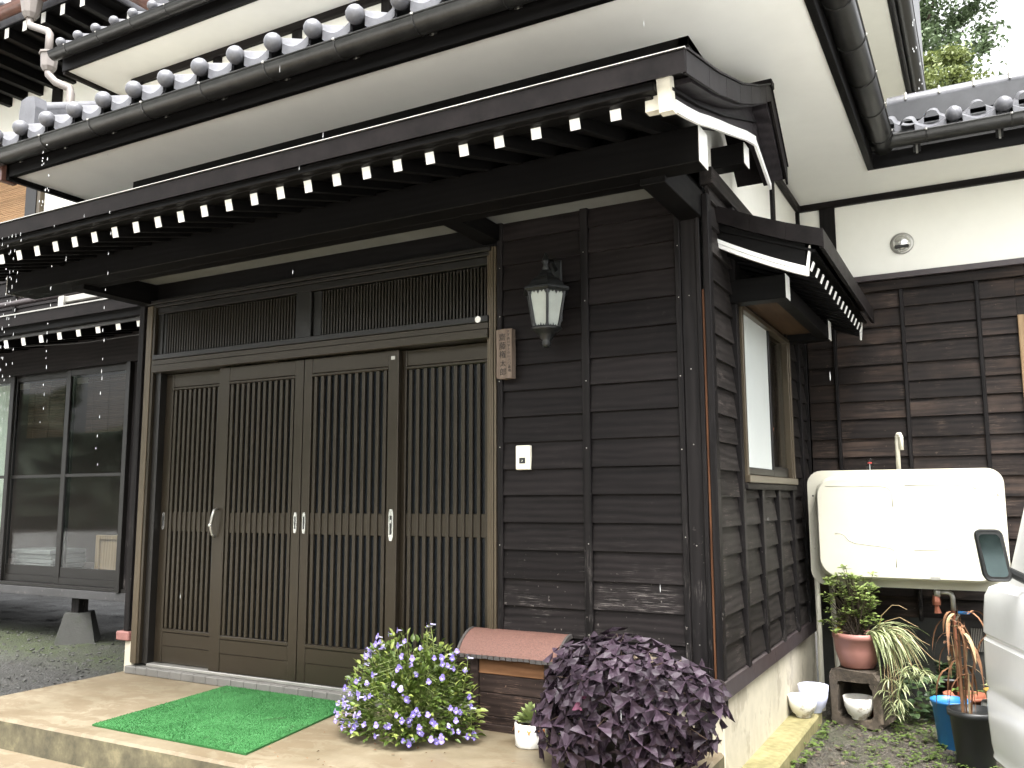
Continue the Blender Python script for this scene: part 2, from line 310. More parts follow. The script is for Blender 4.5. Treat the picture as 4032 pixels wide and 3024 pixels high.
# ------------------------------------------------------------------ mesh building
OFF = {}
class MB:
    def __init__(s): s.v = []; s.f = []; s.mi = []
    def add(s, vs, fs, mi=0, M=None):
        b = len(s.v)
        if M is not None: vs = [tuple(M @ Vector(p)) for p in vs]
        s.v += [tuple(p) for p in vs]; s.f += [tuple(i + b for i in f) for f in fs]; s.mi += [mi] * len(fs); return s
    def box(s, x0, x1, y0, y1, z0, z1, mi=0, c=0., M=None):
        if c <= 0:
            vs = [(x0, y0, z0), (x1, y0, z0), (x1, y1, z0), (x0, y1, z0), (x0, y0, z1), (x1, y0, z1), (x1, y1, z1), (x0, y1, z1)]
            fs = [(0, 3, 2, 1), (4, 5, 6, 7), (0, 1, 5, 4), (1, 2, 6, 5), (2, 3, 7, 6), (3, 0, 4, 7)]
            return s.add(vs, fs, mi, M)
        c = min(c, (x1 - x0) * .45, (y1 - y0) * .45, (z1 - z0) * .45)
        vs = []; idx = {}
        for i, x in enumerate((x0, x1)):
            for j, y in enumerate((y0, y1)):
                for k, z in enumerate((z0, z1)):
                    dx, dy, dz = (c if i == 0 else -c), (c if j == 0 else -c), (c if k == 0 else -c)
                    for a, p in enumerate(((x, y + dy, z + dz), (x + dx, y, z + dz), (x + dx, y + dy, z))):
                        idx[i, j, k, a] = len(vs); vs.append(p)
        I = lambda i, j, k, a: idx[i, j, k, a]
        fs = []
        for i in (0, 1):
            q = [I(i, 0, 0, 0), I(i, 1, 0, 0), I(i, 1, 1, 0), I(i, 0, 1, 0)]; fs.append(tuple(q if i else q[::-1]))
            q = [I(0, i, 0, 1), I(1, i, 0, 1), I(1, i, 1, 1), I(0, i, 1, 1)]; fs.append(tuple(q[::-1] if i else q))
            q = [I(0, 0, i, 2), I(1, 0, i, 2), I(1, 1, i, 2), I(0, 1, i, 2)]; fs.append(tuple(q if i else q[::-1]))
        for i in (0, 1):
            for j in (0, 1):
                q = [I(i, j, 0, 0), I(i, j, 1, 0), I(i, j, 1, 1), I(i, j, 0, 1)]; fs.append(tuple(q if (i + j) % 2 == 0 else q[::-1]))
                q = [I(i, 0, j, 0), I(i, 1, j, 0), I(i, 1, j, 2), I(i, 0, j, 2)]; fs.append(tuple(q[::-1] if (i + j) % 2 == 0 else q))
                q = [I(0, i, j, 1), I(1, i, j, 1), I(1, i, j, 2), I(0, i, j, 2)]; fs.append(tuple(q if (i + j) % 2 == 0 else q[::-1]))
        for i in (0, 1):
            for j in (0, 1):
                for k in (0, 1):
                    q = (I(i, j, k, 0), I(i, j, k, 1), I(i, j, k, 2)); fs.append(q if (i + j + k) % 2 == 1 else q[::-1])
        return s.add(vs, fs, mi, M)
    def prism(s, poly, axis, a, b, mi=0, capmi=None):
        # poly: list of 2-tuples in the plane of the two other axes (in xyz order)
        n = len(poly); vs = []
        for t in (a, b):
            for p in poly:
                q = list(p); q.insert('xyz'.index(axis), t); vs.append(tuple(q))
        fs = [tuple((i, (i + 1) % n, n + (i + 1) % n, n + i)) for i in range(n)]
        s.add(vs, fs, mi)
        s.add(vs, [tuple(range(n))[::-1], tuple(range(n, 2 * n))], mi if capmi is None else capmi)
        return s
    def tube(s, path, r, n=8, mi=0, caps=True):
        path = [Vector(p) for p in path]; rs = r if hasattr(r, '__len__') else [r] * len(path)
        vs = []; prev = None
        for i, p in enumerate(path):
            d = (path[min(i + 1, len(path) - 1)] - path[max(i - 1, 0)]).normalized()
            if prev is None:
                a = d.orthogonal().normalized()
            else:
                a = (prev - d * prev.dot(d)); a = a.normalized() if a.length > 1e-6 else d.orthogonal().normalized()
            prev = a; b = d.cross(a)
            for k in range(n):
                t = 2 * math.pi * k / n; vs.append(tuple(p + (a * math.cos(t) + b * math.sin(t)) * rs[i]))
        fs = []
        for i in range(len(path) - 1):
            for k in range(n): fs.append((i * n + k, i * n + (k + 1) % n, (i + 1) * n + (k + 1) % n, (i + 1) * n + k))
        if caps: fs += [tuple(range(n))[::-1], tuple(range((len(path) - 1) * n, len(path) * n))]
        return s.add(vs, fs, mi)
    def lathe(s, prof, c=(0, 0, 0), n=20, mi=0, M=None, sx=1., sy=1.):
        vs = []
        for r, z in prof:
            for k in range(n):
                t = 2 * math.pi * k / n; vs.append((c[0] + r * math.cos(t) * sx, c[1] + r * math.sin(t) * sy, c[2] + z))
        fs = []
        for i in range(len(prof) - 1):
            for k in range(n): fs.append((i * n + k, i * n + (k + 1) % n, (i + 1) * n + (k + 1) % n, (i + 1) * n + k))
        if prof[0][0] > 1e-5: fs.append(tuple(range(n))[::-1])
        if prof[-1][0] > 1e-5: fs.append(tuple(range((len(prof) - 1) * n, len(prof) * n)))
        return s.add(vs, fs, mi, M)
    def grid(s, P, mi=0, thick=None):
        # P: 2D list of points
        nr, nc = len(P), len(P[0]); vs = [p for row in P for p in row]
        fs = [(i * nc + j, i * nc + j + 1, (i + 1) * nc + j + 1, (i + 1) * nc + j) for i in range(nr - 1) for j in range(nc - 1)]
        return s.add(vs, fs, mi)
    def mesh(s, name, mats, smooth=False, off=(0, 0, 0)):
        me = bpy.data.meshes.new(name)
        v = [(p[0] - off[0], p[1] - off[1], p[2] - off[2]) for p in s.v] if any(off) else s.v
        me.from_pydata(v, [], s.f)
        for q in mats: me.materials.append(MAT[q])
        if len(mats) > 1: me.polygons.foreach_set('material_index', s.mi)
        if smooth: me.polygons.foreach_set('use_smooth', [True] * len(me.polygons))
        me.update(); return me
    def build(s, name, mats, parent=None, smooth=False, **kw):
        if isinstance(mats, str): mats = [mats]
        off = OFF.get(parent.name, (0, 0, 0)) if parent else (0, 0, 0)
        me = s.mesh(name, mats, smooth, off)
        o = bpy.data.objects.new(name, me); COL.objects.link(o)
        if parent: o.parent = parent; OFF[o.name] = off
        if smooth == 'auto':
            pass
        for k, v in kw.items(): o[k] = v
        return o

def thing(name, loc, label, cat, group=None):
    o = bpy.data.objects.new(name, None); COL.objects.link(o); o.location = loc; o.empty_display_size = .1
    OFF[o.name] = tuple(loc)
    o['label'] = label; o['category'] = cat
    if group: o['group'] = group
    return o
def tag(o, label, cat, group=None):
    o['label'] = label; o['category'] = cat
    if group: o['group'] = group
    return o
def struct(o, label=None):
    o['kind'] = 'structure'
    if label: o['label'] = label
    return o
def bx(name, mat, parent, x0, x1, y0, y1, z0, z1, c=.003, **kw):
    return MB().box(x0, x1, y0, y1, z0, z1, 0, c).build(name, mat, parent, **kw)
def inst(name, me, parent, M):
    o = bpy.data.objects.new(name, me); COL.objects.link(o); o.parent = parent
    off = OFF.get(parent.name, (0, 0, 0)) if parent else (0, 0, 0)
    o.matrix_local = Matrix.Translation(-Vector(off)) @ M
    return o
def smooth_by_angle(o, ang=40):
    me = o.data
    me.polygons.foreach_set('use_smooth', [True] * len(me.polygons))
    try: me.set_sharp_from_angle(angle=R(ang))
    except Exception: pass
    return o
def rotM(loc, direction, upv=(0, 0, 1), s=1., roll=0.):
    """matrix whose local +Y looks along direction, local Z close to upv"""
    y = Vector(direction).normalized(); z = Vector(upv); x = y.cross(z)
    if x.length < 1e-4: x = y.orthogonal()
    x.normalize(); z = x.cross(y)
    M = Matrix((x, y, z)).transposed().to_4x4() @ Matrix.Rotation(roll, 4, 'Y')
    return Matrix.Translation(Vector(loc)) @ M @ Matrix.Diagonal((s, s, s, 1))
rnd = random.uniform

# ================================================================== SETTING
struct(MB().grid([[(-60, -40, -.205), (60, -40, -.205)], [(-60, 80, -.205), (60, 80, -.205)]]).build('ground', 'ground'))
def bumpy(name, mat, x0, x1, y0, y1, z, nx, ny, amp):
    P = [[(x0 + (x1 - x0) * i / nx, y0 + (y1 - y0) * j / ny, z + amp * (math.sin(i * 1.7 + j * .9) * .4 + rnd(-.5, .5))) for i in range(nx + 1)] for j in range(ny + 1)]
    o = MB().grid(P).build(name, mat, smooth=True); struct(o); return o
bumpy('gravel_yard', 'gravel', -14, -3.2, -1.0, 6, -.196, 90, 70, .012)
bumpy('soil_bed', 'ground', .02, 3.2, -1.2, 2.4, -.196, 70, 80, .018)
struct(MB().box(-30, 30, -40, -3.0, -.6, -.16).build('yard', 'yard'))
apron = MB().box(-9, .0, -6, -1.06, -.5, -.14, 0, .004).build('concrete_apron', 'concrete'); struct(apron)
pf = MB().box(-3.765, .0, -1.073, .5, -.45, 0, 0, .012).build('porch_floor', 'concrete'); struct(pf)
lg = MB().box(-.3, .142, -1.05, 1.51, -.5, -.124, 0, .012).build('foundation_ledge', 'ledge'); struct(lg)

hg = MB(); NX, NZ = 120, 14  # unseen trees added to block low sky, darkening porch and glass reflections
hg.grid([[(-45 + 90 * i / NX, -17 + 1.6 * math.sin(i * .7) + rnd(-.7, .7) - .25 * j, -.2 + (6.2 + 1.3 * math.sin(i * .33) + .9 * math.sin(i * .81 + 1)) * j / NZ + rnd(-.25, .25)) for i in range(NX + 1)] for j in range(NZ + 1)])
h_ = hg.build('added_tree_belt', 'tree_dark'); h_['kind'] = 'stuff'; h_['label'] = 'added belt of dark trees, unseen behind the camera, blocking low sky light'

# ================================================================== HOUSE
H = thing('wooden_house', (0, 0, 0), 'dark board-clad Japanese house with white plaster, tiled eaves and slatted entrance', 'house')

# ---------------------------------------------------------------- front wall (right of the doors)
fwl = MB().box(-1.075, -.02, .012, .12, .0, 2.46).build('front_wall', 'black_paint', H)
def planks(parent, mat, axis, a0, a1, face, zlines, out, tilt=.017, th=.016, jit=.0):
    """lapped boards between consecutive z lines; 'axis' is the run, 'face' the wall plane, 'out' the outward sign along the other axis"""
    for zb, zt in zip(zlines[:-1], zlines[1:]):
        d0 = face + out * (tilt + rnd(0, .003)); d1 = face + out * rnd(0, .002)
        zb2, zt2 = zb + rnd(-jit, jit), zt + .01
        poly = [(d0, zb2), (d0 - out * th, zb2), (d1 - out * th, zt2), (d1, zt2)]
        if out > 0: poly = poly[::-1]
        MB().prism(poly, axis, a0 + rnd(0, .002), a1 - rnd(0, .002)).build('plank', mat, parent)
zl = [.165, .293, .421, .551, .679, .812, .942, 1.071, 1.197, 1.328, 1.455, 1.582, 1.710, 1.838, 1.966, 2.094, 2.222, 2.350, 2.46]
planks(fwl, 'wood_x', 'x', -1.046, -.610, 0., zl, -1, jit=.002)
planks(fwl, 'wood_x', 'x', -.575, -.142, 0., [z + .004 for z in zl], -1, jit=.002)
for x0, x1, y in ((-1.074, -1.044, -.025), (-.612, -.573, -.028), (-.144, -.118, -.029)):
    bx('batten', 'wood_z', fwl, x0, x1, y, .02, .0 if x0 < -1 else .15, 2.46)
cp = MB().box(-.118, -.046, -.018, .10, .0, 2.42, 0, .004).build('corner_post', 'wood_z', fwl)
bx('corner_strip', 'wood_z', fwl, -.046, -.026, -.030, .02, .17, 2.42, .003)
bx('bare_edge', 'wood_orange', fwl, -.024, -.014, -.022, .02, .17, 1.98, .002)
bx('corner_strip', 'wood_z', fwl, -.013, .018, -.026, .03, .17, 2.42, .004)
for z in (.44, .86, 1.28, 1.62, 1.98, 2.2):     # pale nail heads
    for x in (-1.059, -.592, -.131, -.083):
        if x == -.083 and z > 2: continue
        MB().lathe([(.0, 0), (.0028, .0005), (.0028, .0015), (.0, .002)], n=6, M=Matrix.Translation((x + rnd(-.004, .004), -.0285 if x > -.2 and x < -.1 else (-.0245 if x < -1 else (-.0275 if x < -.5 else -.0175)), z + rnd(-.03, .03))) @ Matrix.Rotation(R(90), 4, 'X')).build('nail', 'steel_dull', fwl)

# ---------------------------------------------------------------- side wall (x = 0)
swl = MB().box(-.10, -.012, .03, 2.28, .2, 2.47).build('side_wall', 'black_paint', H)
zs = [.305, .43, .554, .68, .807, .93, 1.056, 1.178, 1.301, 1.426, 1.548, 1.668, 1.787, 1.91, 2.033, 2.156, 2.279, 2.402, 2.48]
lo = [z for z in zs if z < 1.15]
planks(swl, 'wood_y', 'y', .02, .362, 0., zs, 1, jit=.004)
for a, b in ((.43, .753), (.822, 1.152), (1.217, 1.546)): planks(swl, 'wood_y', 'y', a, b, 0., lo + [1.13], 1, jit=.006)
planks(swl, 'wood_y', 'y', 1.627, 1.937, 0., zs, 1, jit=.006)
planks(swl, 'wood_y', 'y', 2.015, 2.21, 0., zs, 1, jit=.004)
planks(swl, 'wood_y', 'y', .43, 1.627, 0., [2.0, 2.12, 2.24, 2.36, 2.48], 1)
for a, b, t in ((.362, .43, 2.48), (.753, .822, 1.13), (1.152, 1.217, 1.13), (1.546, 1.627, 2.48), (1.937, 2.015, 2.48), (2.21, 2.28, 2.48)):
    bx('batten', 'wood_z', swl, -.01, .030, a + .012, b - .008, .285, t)
bx('side_beam', 'wood_y', swl, -.05, .035, .0, 2.28, 2.47, 2.55)
# flashing and foundation along the side
for a, b in ((-.03, .47), (.472, .93), (.932, 1.39), (1.392, 1.85), (1.852, 2.28)):
    MB().prism([(.005, .30), (.024, .288), (.028, .218), (.014, .214), (-.02, .214), (-.02, .30)], 'y', a, b).build('flashing', 'flash', swl)
MB().box(-.2, .004, .0, 2.2, -.3, .216, 0, .004).build('foundation', 'foundation', H)
MB().box(-.14, -.001, -.001, .03, -.02, .2, 0).build('foundation_corner', 'foundation', H)
# upper plaster and its dark frame on the side
MB().box(-.25, -.004, -.2, 2.30, 2.55, 3.06).build('upper_side_wall', 'plaster', H)
up_ = bx('frame_post', 'wood_z', H, -.02, .012, 1.43, 1.51, 2.55, 3.043)
for nm, a in (('frame_rail', (-.02, .030, -.285, 2.28, 3.0, 3.043)),): bx(nm, 'wood_y', H, *a)
bx('frame_post', 'wood_z', H, -.02, .02, 2.25, 2.28, 2.55, 3.0)

# ---------------------------------------------------------------- back wall (y = 2.28)
bwl = MB().box(-.02, 4.5, 2.292, 2.45, .2, 2.46).build('back_wall', 'black_paint', H)
zb = [.32, .44, .56, .685, .81, .935, 1.06, 1.185, 1.31, 1.43, 1.558, 1.675, 1.791, 1.909, 2.04, 2.15, 2.273, 2.385]
xs = [(.03, .198), (.218, .615), (.637, 1.045), (1.069, 1.262)]
for a, b in xs: planks(bwl, 'wood_bk', 'x', a, b, 2.28, zb, -1, jit=.004)
planks(bwl, 'wood_bk', 'x', 2.0, 4.5, 2.28, zb, -1)
planks(bwl, 'wood_bk', 'x', 1.262, 2.0, 2.28, [z for z in zb if z < 1.0], -1)
planks(bwl, 'wood_bk', 'x', 1.262, 2.0, 2.28, [2.15, 2.273, 2.385], -1)
for a, b in ((.198, .218), (.615, .637), (1.045, 1.069)): bx('batten', 'wood_z', bwl, a, b, 2.245, 2.30, .30, 2.385)
bx('corner_post', 'wood_z', bwl, .0, .03, 2.22, 2.29, .25, 2.46)
bx('header_board', 'wood_bk', bwl, .0, 4.5, 2.252, 2.30, 2.387, 2.452)
bx('drip_flashing', 'flash', bwl, .0, 4.5, 2.225, 2.30, 2.454, 2.492)
MB().box(0, 4.5, 2.285, 2.45, 2.492, 3.06).build('upper_back_wall', 'plaster', H)
bx('frame_post', 'wood_z', H, .150, .248, 2.268, 2.30, 2.492, 3.0)
bx('frame_rail', 'wood_x', H, .0, 4.5, 2.255, 2.30, 3.0, 3.043)
bw = MB().box(0, 4.5, 2.30, 2.5, -.3, .31).build('back_foundation', 'pier', H)
vg = MB().box(.888, .952, 2.292, 2.31, .13, .275).build('foundation_vent', 'black_paint', H)
for k in range(7): bx('vent_bar', 'steel_dull', vg, .892 + k * .009, .895 + k * .009, 2.285, 2.293, .135, .270, .0)
kw_ = MB().box(1.30, 1.97, 2.31, 2.33, 1.0, 2.12).build('kitchen_window', 'shade_screen', H)
for a in ((1.262, 1.30, 2.235, 2.34, .97, 2.145), (1.97, 2.0, 2.235, 2.34, .97, 2.145), (1.30, 1.97, 2.235, 2.34, 2.12, 2.145), (1.30, 1.97, 2.235, 2.34, .97, 1.0)):
    bx('window_frame', 'wood_tan', kw_, *a)

# ---------------------------------------------------------------- entrance: frame, transom, sliding doors
df = MB().box(-3.60, -1.128, .075, .10, .0, 2.46).build('door_frame', 'black_paint', H)
def jamb(name, xs, y0s, mats):
    for (x0, x1), y0, mm in zip(xs, y0s, mats): bx(name, mm, df, x0, x1, y0, .09, .06, 2.33 if x0 > -2 else 2.30, .0025)
jamb('jamb_strip', [(-3.685, -3.668), (-3.666, -3.648), (-3.646, -3.622), (-3.620, -3.600)], [-.030, -.036, -.040, -.034], ['bronze_light', 'bronze_light', 'bronze_light', 'bronze'])
bx('inner_jamb', 'bronze_dark', df, -3.600, -3.552, -.012, .09, .06, 2.30)
jamb('jamb_strip', [(-1.128, -1.116), (-1.114, -1.102), (-1.100, -1.090), (-1.088, -1.076)], [-.030, -.036, -.038, -.034], ['bronze_light'] * 4)
# sill
bx('sill_rail', 'steel_dull', df, -3.56, -1.13, -.012, .08, .045, .063, .003)
for k in range(26):     # tiles of the sill kerb
    bx('sill_tile', 'tilestrip', df, -3.70 + k * .1005, -3.70 + k * .1005 + .098, -.055, .06, .0, .045 + rnd(-.001, .001), .004)
# lintel
for a, mm in (((-3.60, -1.116, -.050, .09, 1.858, 1.905), 'bronze'), ((-3.60, -1.116, -.040, .09, 1.906, 1.940), 'bronze'), ((-3.60, -1.116, -.046, .09, 1.941, 1.974), 'bronze_dark')):
    bx('lintel', mm, df, *a)
for a in ((-3.60, -1.128, -.02, .09, 2.244, 2.285), (-3.66, -1.11, -.035, .09, 2.286, 2.305), (-3.68, -1.10, -.050, .09, 2.306, 2.330)):
    bx('head_rail', 'bronze_dark', df, *a)
bx('header_board', 'wood_roof', df, -3.69, -1.075, .0, .09, 2.332, 2.46)
tr = MB().box(-3.60, -1.128, .045, .055, 1.974, 2.244).build('transom', 'door_glass', H)
bx('transom_post', 'bronze_dark', tr, -2.418, -2.303, -.022, .04, 1.975, 2.243)
bx('transom_stile', 'bronze_dark', tr, -2.300, -2.242, -.004, .04, 1.975, 2.243)
bx('transom_stile', 'bronze_dark', tr, -3.552, -3.528, -.004, .04, 1.975, 2.243)
bx('transom_stile', 'bronze_dark', tr, -1.146, -1.129, -.004, .04, 1.975, 2.243)
def slat_mesh(w, d, h, mat='bronze'):
    return MB().box(-w / 2, w / 2, 0, d, 0, h, 0, .002).mesh('slat', [mat])
tsl = slat_mesh(.0100, .022, .262, 'bronze_shaded')
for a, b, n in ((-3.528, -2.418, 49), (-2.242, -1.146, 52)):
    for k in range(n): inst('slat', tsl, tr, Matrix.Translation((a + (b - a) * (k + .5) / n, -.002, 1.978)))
# round white sticker on the lintel
st = MB().lathe([(0, 0), (.017, 0), (.017, .001), (0, .001)], n=20, M=Matrix.Translation((-1.172, -.0465, 1.956)) @ Matrix.Rotation(R(90), 4, 'X')).build('round_sticker', 'white_paint', df)

def door(x0, x1, y, stl, str_, n, name_label, first=None):
    """one sliding panel from x0 to x1, outer face at y, stile widths left and right"""
    z0, z1 = .066, 1.852
    d = MB().box(x0 + .01, x1 - .01, y + .020, y + .026, z0 + .02, z1 - .02).build('sliding_door', 'door_glass', H); d['label'] = name_label
    bx('stile', 'bronze', d, x0, x0 + stl, y, y + .032, z0, z1, .003)
    bx('stile', 'bronze', d, x1 - str_, x1, y, y + .032, z0, z1, .003)
    a, b = x0 + stl, x1 - str_
    bx('top_rail', 'bronze', d, a, b, y + .003, y + .032, 1.765, z1, .003)
    bx('top_bead', 'bronze', d, a, b, y - .003, y + .028, 1.747, 1.764, .004)
    bx('middle_rail', 'bronze', d, a, b, y + .010, y + .019, .861, .980, .003)
    bx('bottom_bead', 'bronze', d, a, b, y - .003, y + .028, .249, .271, .004)
    bx('bottom_panel', 'bronze', d, a, b, y + .005, y + .030, z0, .168, .002)
    bx('bottom_panel', 'bronze', d, a, b, y + .003, y + .030, .169, .248, .002)
    me = slat_mesh(.0205, .018, 1.474)
    for k in range(n): inst('slat', me, d, Matrix.Translation((a + (b - a) * (k + .55) / n, y + .0015, .272)))
    return d
d1 = door(-3.552, -2.93, .036, .066, .09, 11, 'leftmost sliding panel, half behind its neighbour')
d2 = door(-3.034, -2.362, -.004, .085, .062, 12, 'inner left sliding panel with curved lever handle')
d3 = door(-2.355, -1.693, -.004, .058, .069, 11, 'inner right sliding panel with ornate pull plate')
d4 = door(-1.72, -1.129, .036, .05, .020, 11, 'rightmost sliding panel, half behind its neighbour')
def pull(d, x, z, h, y, w=.011, orn=False):
    mb = MB()
    n = 10; prof = []
    for k in range(n + 1):
        t = k / n; ww = w * (1 if .12 < t < .88 else .55 + 3.7 * min(t, 1 - t)); prof.append((ww, -h / 2 + h * t))
    poly = [(x + a, z + b) for a, b in prof] + [(x - a, z + b) for a, b in prof[::-1]]
    mb.prism(poly, 'y', y - .003, y)
    o = mb.build('pull_plate', 'steel', d)
    bx('finger_slot', 'black_paint', o if False else d, x - w * .45, x + w * .45, y - .0042, y - .0031, z - h * .30, z + h * .30, 0)
    if orn: bx('lock_turn', 'steel', d, x - w * .3, x + w * .3, y - .006, y - .0043, z + h * .05, z + h * .17, .001)
pull(d1, -3.520, .925, .105, .036); pull(d2, -2.392, .925, .115, -.004); pull(d3, -2.328, .925, .115, -.004)
pull(d3, -1.728, .920, .165, -.004, .0145, True); pull(d4, -1.136, .92, .125, .036, .004)
# curved lever handle on the second panel
lv = MB().tube([(-3.005, -.012, 1.00), (-3.004, -.032, .995), (-3.006, -.042, .96), (-3.014, -.044, .92), (-3.018, -.040, .885), (-3.016, -.03, .85), (-3.010, -.012, .835)], [.007, .008, .0085, .009, .008, .0075, .007], 8).build('lever_handle', ['steel_dull'], d2, smooth=True)
MB().lathe([(0, 0), (.010, 0), (.010, .006), (.006, .008), (0, .008)], n=14, M=Matrix.Translation((-3.018, -.046, .905)) @ Matrix.Rotation(R(90), 4, 'X')).build('lock_cylinder', 'steel', d2)
bx('latch_plate', 'steel_dull', d3, -1.741, -1.715, -.0072, -.0035, 1.800, 1.820, .001)

# ---------------------------------------------------------------- porch left corner
plw = MB().box(-3.73, -3.69, .02, 1.3, .19, 2.5).build('porch_left_wall', 'black_paint', H)
bx('post', 'wood_z', plw, -3.770, -3.722, -.022, .06, .245, 2.42)
for k in range(17):
    bx('plank_end', 'wood_x', plw, -3.722, -3.686, -.006 - .0006 * (k % 3), .03, .20 + k * .131, .20 + k * .131 + .126, .003)
bx('post_shoe', 'pink_flash', plw, -3.815, -3.700, -.040, .08, .188, .243, .006)
MB().box(-3.755, -3.672, -.018, .3, -.19, .187, 0, .006).build('left_foundation', 'foundation', H)

# ---------------------------------------------------------------- porch roof
def ztop(y):      # concave sheet-metal roof, front slope then short steep back slope
    pts = [(-1.135, 2.503), (-.75, 2.597), (-.375, 2.714), (-.08, 2.834), (.21, 2.968), (.53, 2.676)]
    for (a, za), (b, zb_) in zip(pts[:-1], pts[1:]):
        if y <= b: return za + (zb_ - za) * (y - a) / (b - a)
    return pts[-1][1]
XL, XV = -4.5, .27
ys = [-1.135, -.94, -.75, -.56, -.375, -.2, -.08, .06, .20]
ysb = [.22, .36, .53]
pr = MB()
prof = [(y, ztop(y)) for y in ys]; under = [(y, ztop(y) - .055) for y in ys]
pr.prism(prof + under[::-1], 'x', XL, XV - .012)
porch = pr.build('porch_roof', 'roof_metal', H)
bp = MB().prism([(y, ztop(y)) for y in ysb] + [(y, ztop(y) - .055) for y in ysb[::-1]], 'x', .02, XV - .012).build('back_slope', 'roof_metal', porch)
# metal eave fascia and drip lip
MB().prism([(-1.150, 2.502), (-1.138, 2.511), (-1.125, 2.509), (-1.125, 2.436), (-1.142, 2.430)], 'x', XL, XV - .002).build('eave_fascia', 'roof_metal', porch)
MB().prism([(-1.157, 2.507), (-1.150, 2.514), (-1.120, 2.517), (-1.120, 2.512), (-1.148, 2.509)], 'x', XL, XV).build('drip_edge', 'steel_dull', porch)
bx('eave_board', 'wood_roof', porch, XL, .15, -1.118, -1.072, 2.405, 2.438)
bx('eave_board', 'wood_roof', porch, XL, .13, -1.088, -1.030, 2.400, 2.42)
# underside boarding
und = [(-1.07, 2.413), (-.75, 2.49), (-.375, 2.60), (.2, 2.80)]
MB().prism(und + [(y, z + .012) for y, z in und[::-1]], 'x', XL, .2).build('underside_boarding', 'wood_roof', porch)
# rafters with painted ends
def rafter(x):
    w = .019; mb = MB(); P0, P1 = (-1.05, 2.388), (-.30, 2.590)
    L = math.hypot(P1[0] - P0[0], P1[1] - P0[1]); a = math.atan2(P1[1] - P0[1], P1[0] - P0[0])
    M = Matrix.Translation((0, P0[0], P0[1])) @ Matrix.Rotation(a, 4, 'X')
    mb.box(-w, w, .003, L, -.0245, .0245, 0, .002, M); mb.box(-w - .0006, w + .0006, 0, .003, -.0251, .0251, 1, 0, M)
    return mb
rme = rafter(0).mesh('rafter', ['wood_rafter', 'white_paint'])
for k in range(30):
    x = -.014 - .1555 * k
    inst('rafter', rme, porch, Matrix.Translation((x, 0, -.0013 * k * (1 if k < 18 else 1))))
# gable end: verge fascia panels, shadow step, bargeboard with white painted lower edge
def strip_yz(curve_top, curve_bot, x0, x1):
    return MB().prism(curve_top + curve_bot[::-1], 'x', x0, x1)
vy = [-1.138, -.86, -.62, -.40, -.20, -.02, .10, .21]
for a, b in zip(vy[:-1], vy[1:]):
    n = 4; cu = [(a + .0015 + (b - a - .003) * t / n) for t in range(n + 1)]
    strip_yz([(y, ztop(y) + .004) for y in cu], [(y, ztop(y) - .076) for y in cu], XV - .010, XV).build('verge_panel', 'roof_metal', porch)
strip_yz([(y, ztop(y) + .013) for y in ys + [.21]], [(y, ztop(y) + .005) for y in ys + [.21]], XV - .09, XV + .006).build('verge_cap', 'roof_metal', porch)
bvy = [.21, .28, .36, .45, .53]
strip_yz([(y, ztop(y) + .004) for y in bvy], [(y, ztop(y) - .085) for y in bvy], XV - .010, XV).build('verge_panel', 'roof_metal', porch)
strip_yz([(y, ztop(y) + .013) for y in bvy], [(y, ztop(y) + .005) for y in bvy], XV - .05, XV + .006).build('verge_cap', 'roof_metal', porch)
def zbar(y):     # lower edge of the bargeboard
    pts = [(-1.06, 2.352), (-.80, 2.408), (-.543, 2.488), (-.25, 2.568), (.0, 2.642), (.186, 2.686), (.49, 2.570)]
    for (a, za), (b, zb_) in zip(pts[:-1], pts[1:]):
        if y <= b: return za + (zb_ - za) * (y - a) / (b - a)
    return pts[-1][1]
by = [-1.03, -.90, -.75, -.6, -.45, -.3, -.15, 0., .1, .186]
strip_yz([(y, ztop(y) - .074) for y in by], [(y, zbar(y) + .02) for y in by], .16, .185).build('bargeboard', 'wood_barge', porch)
strip_yz([(y, ztop(y) - .062) for y in by], [(y, ztop(y) - .082) for y in by], .186, .252).build('verge_molding', 'wood_barge', porch)
strip_yz([(y, zbar(y) + .040) for y in by], [(y, zbar(y) - .004) for y in by], .1862, .198).build('painted_edge', 'white_paint', porch)
bby = [.188, .26, .34, .42, .49]
strip_yz([(y, ztop(y) - .080) for y in bby], [(y, zbar(y) + .02) for y in bby], .16, .185).build('bargeboard', 'wood_barge', porch)
strip_yz([(y, ztop(y) - .064) for y in bby], [(y, ztop(y) - .105) for y in bby], .186, .252).build('verge_molding', 'wood_barge', porch)
strip_yz([(y, zbar(y) + .026) for y in bby], [(y, zbar(y) - .004) for y in bby], .1862, .198).build('painted_edge', 'white_paint', porch)
# white painted front end of the bargeboard
MB().prism([(-1.100, 2.468), (-1.055, 2.474), (-1.031, 2.345), (-1.072, 2.343)], 'x', .152, .199).build('painted_board_end', 'white_worn', porch)
MB().prism([(-1.062, 2.412), (-1.02, 2.414), (-1.02, 2.362), (-1.062, 2.360)], 'x', .10, .152).build('painted_rafter_end', 'white_worn', porch)
# ridge cap
bx('ridge_cap', 'roof_metal', porch, .02, XV + .01, .185, .245, 2.958, 2.994, .004)
bx('ridge_cap', 'roof_metal', porch, XL, .018, .16, .2, 2.95, 2.985, .004)
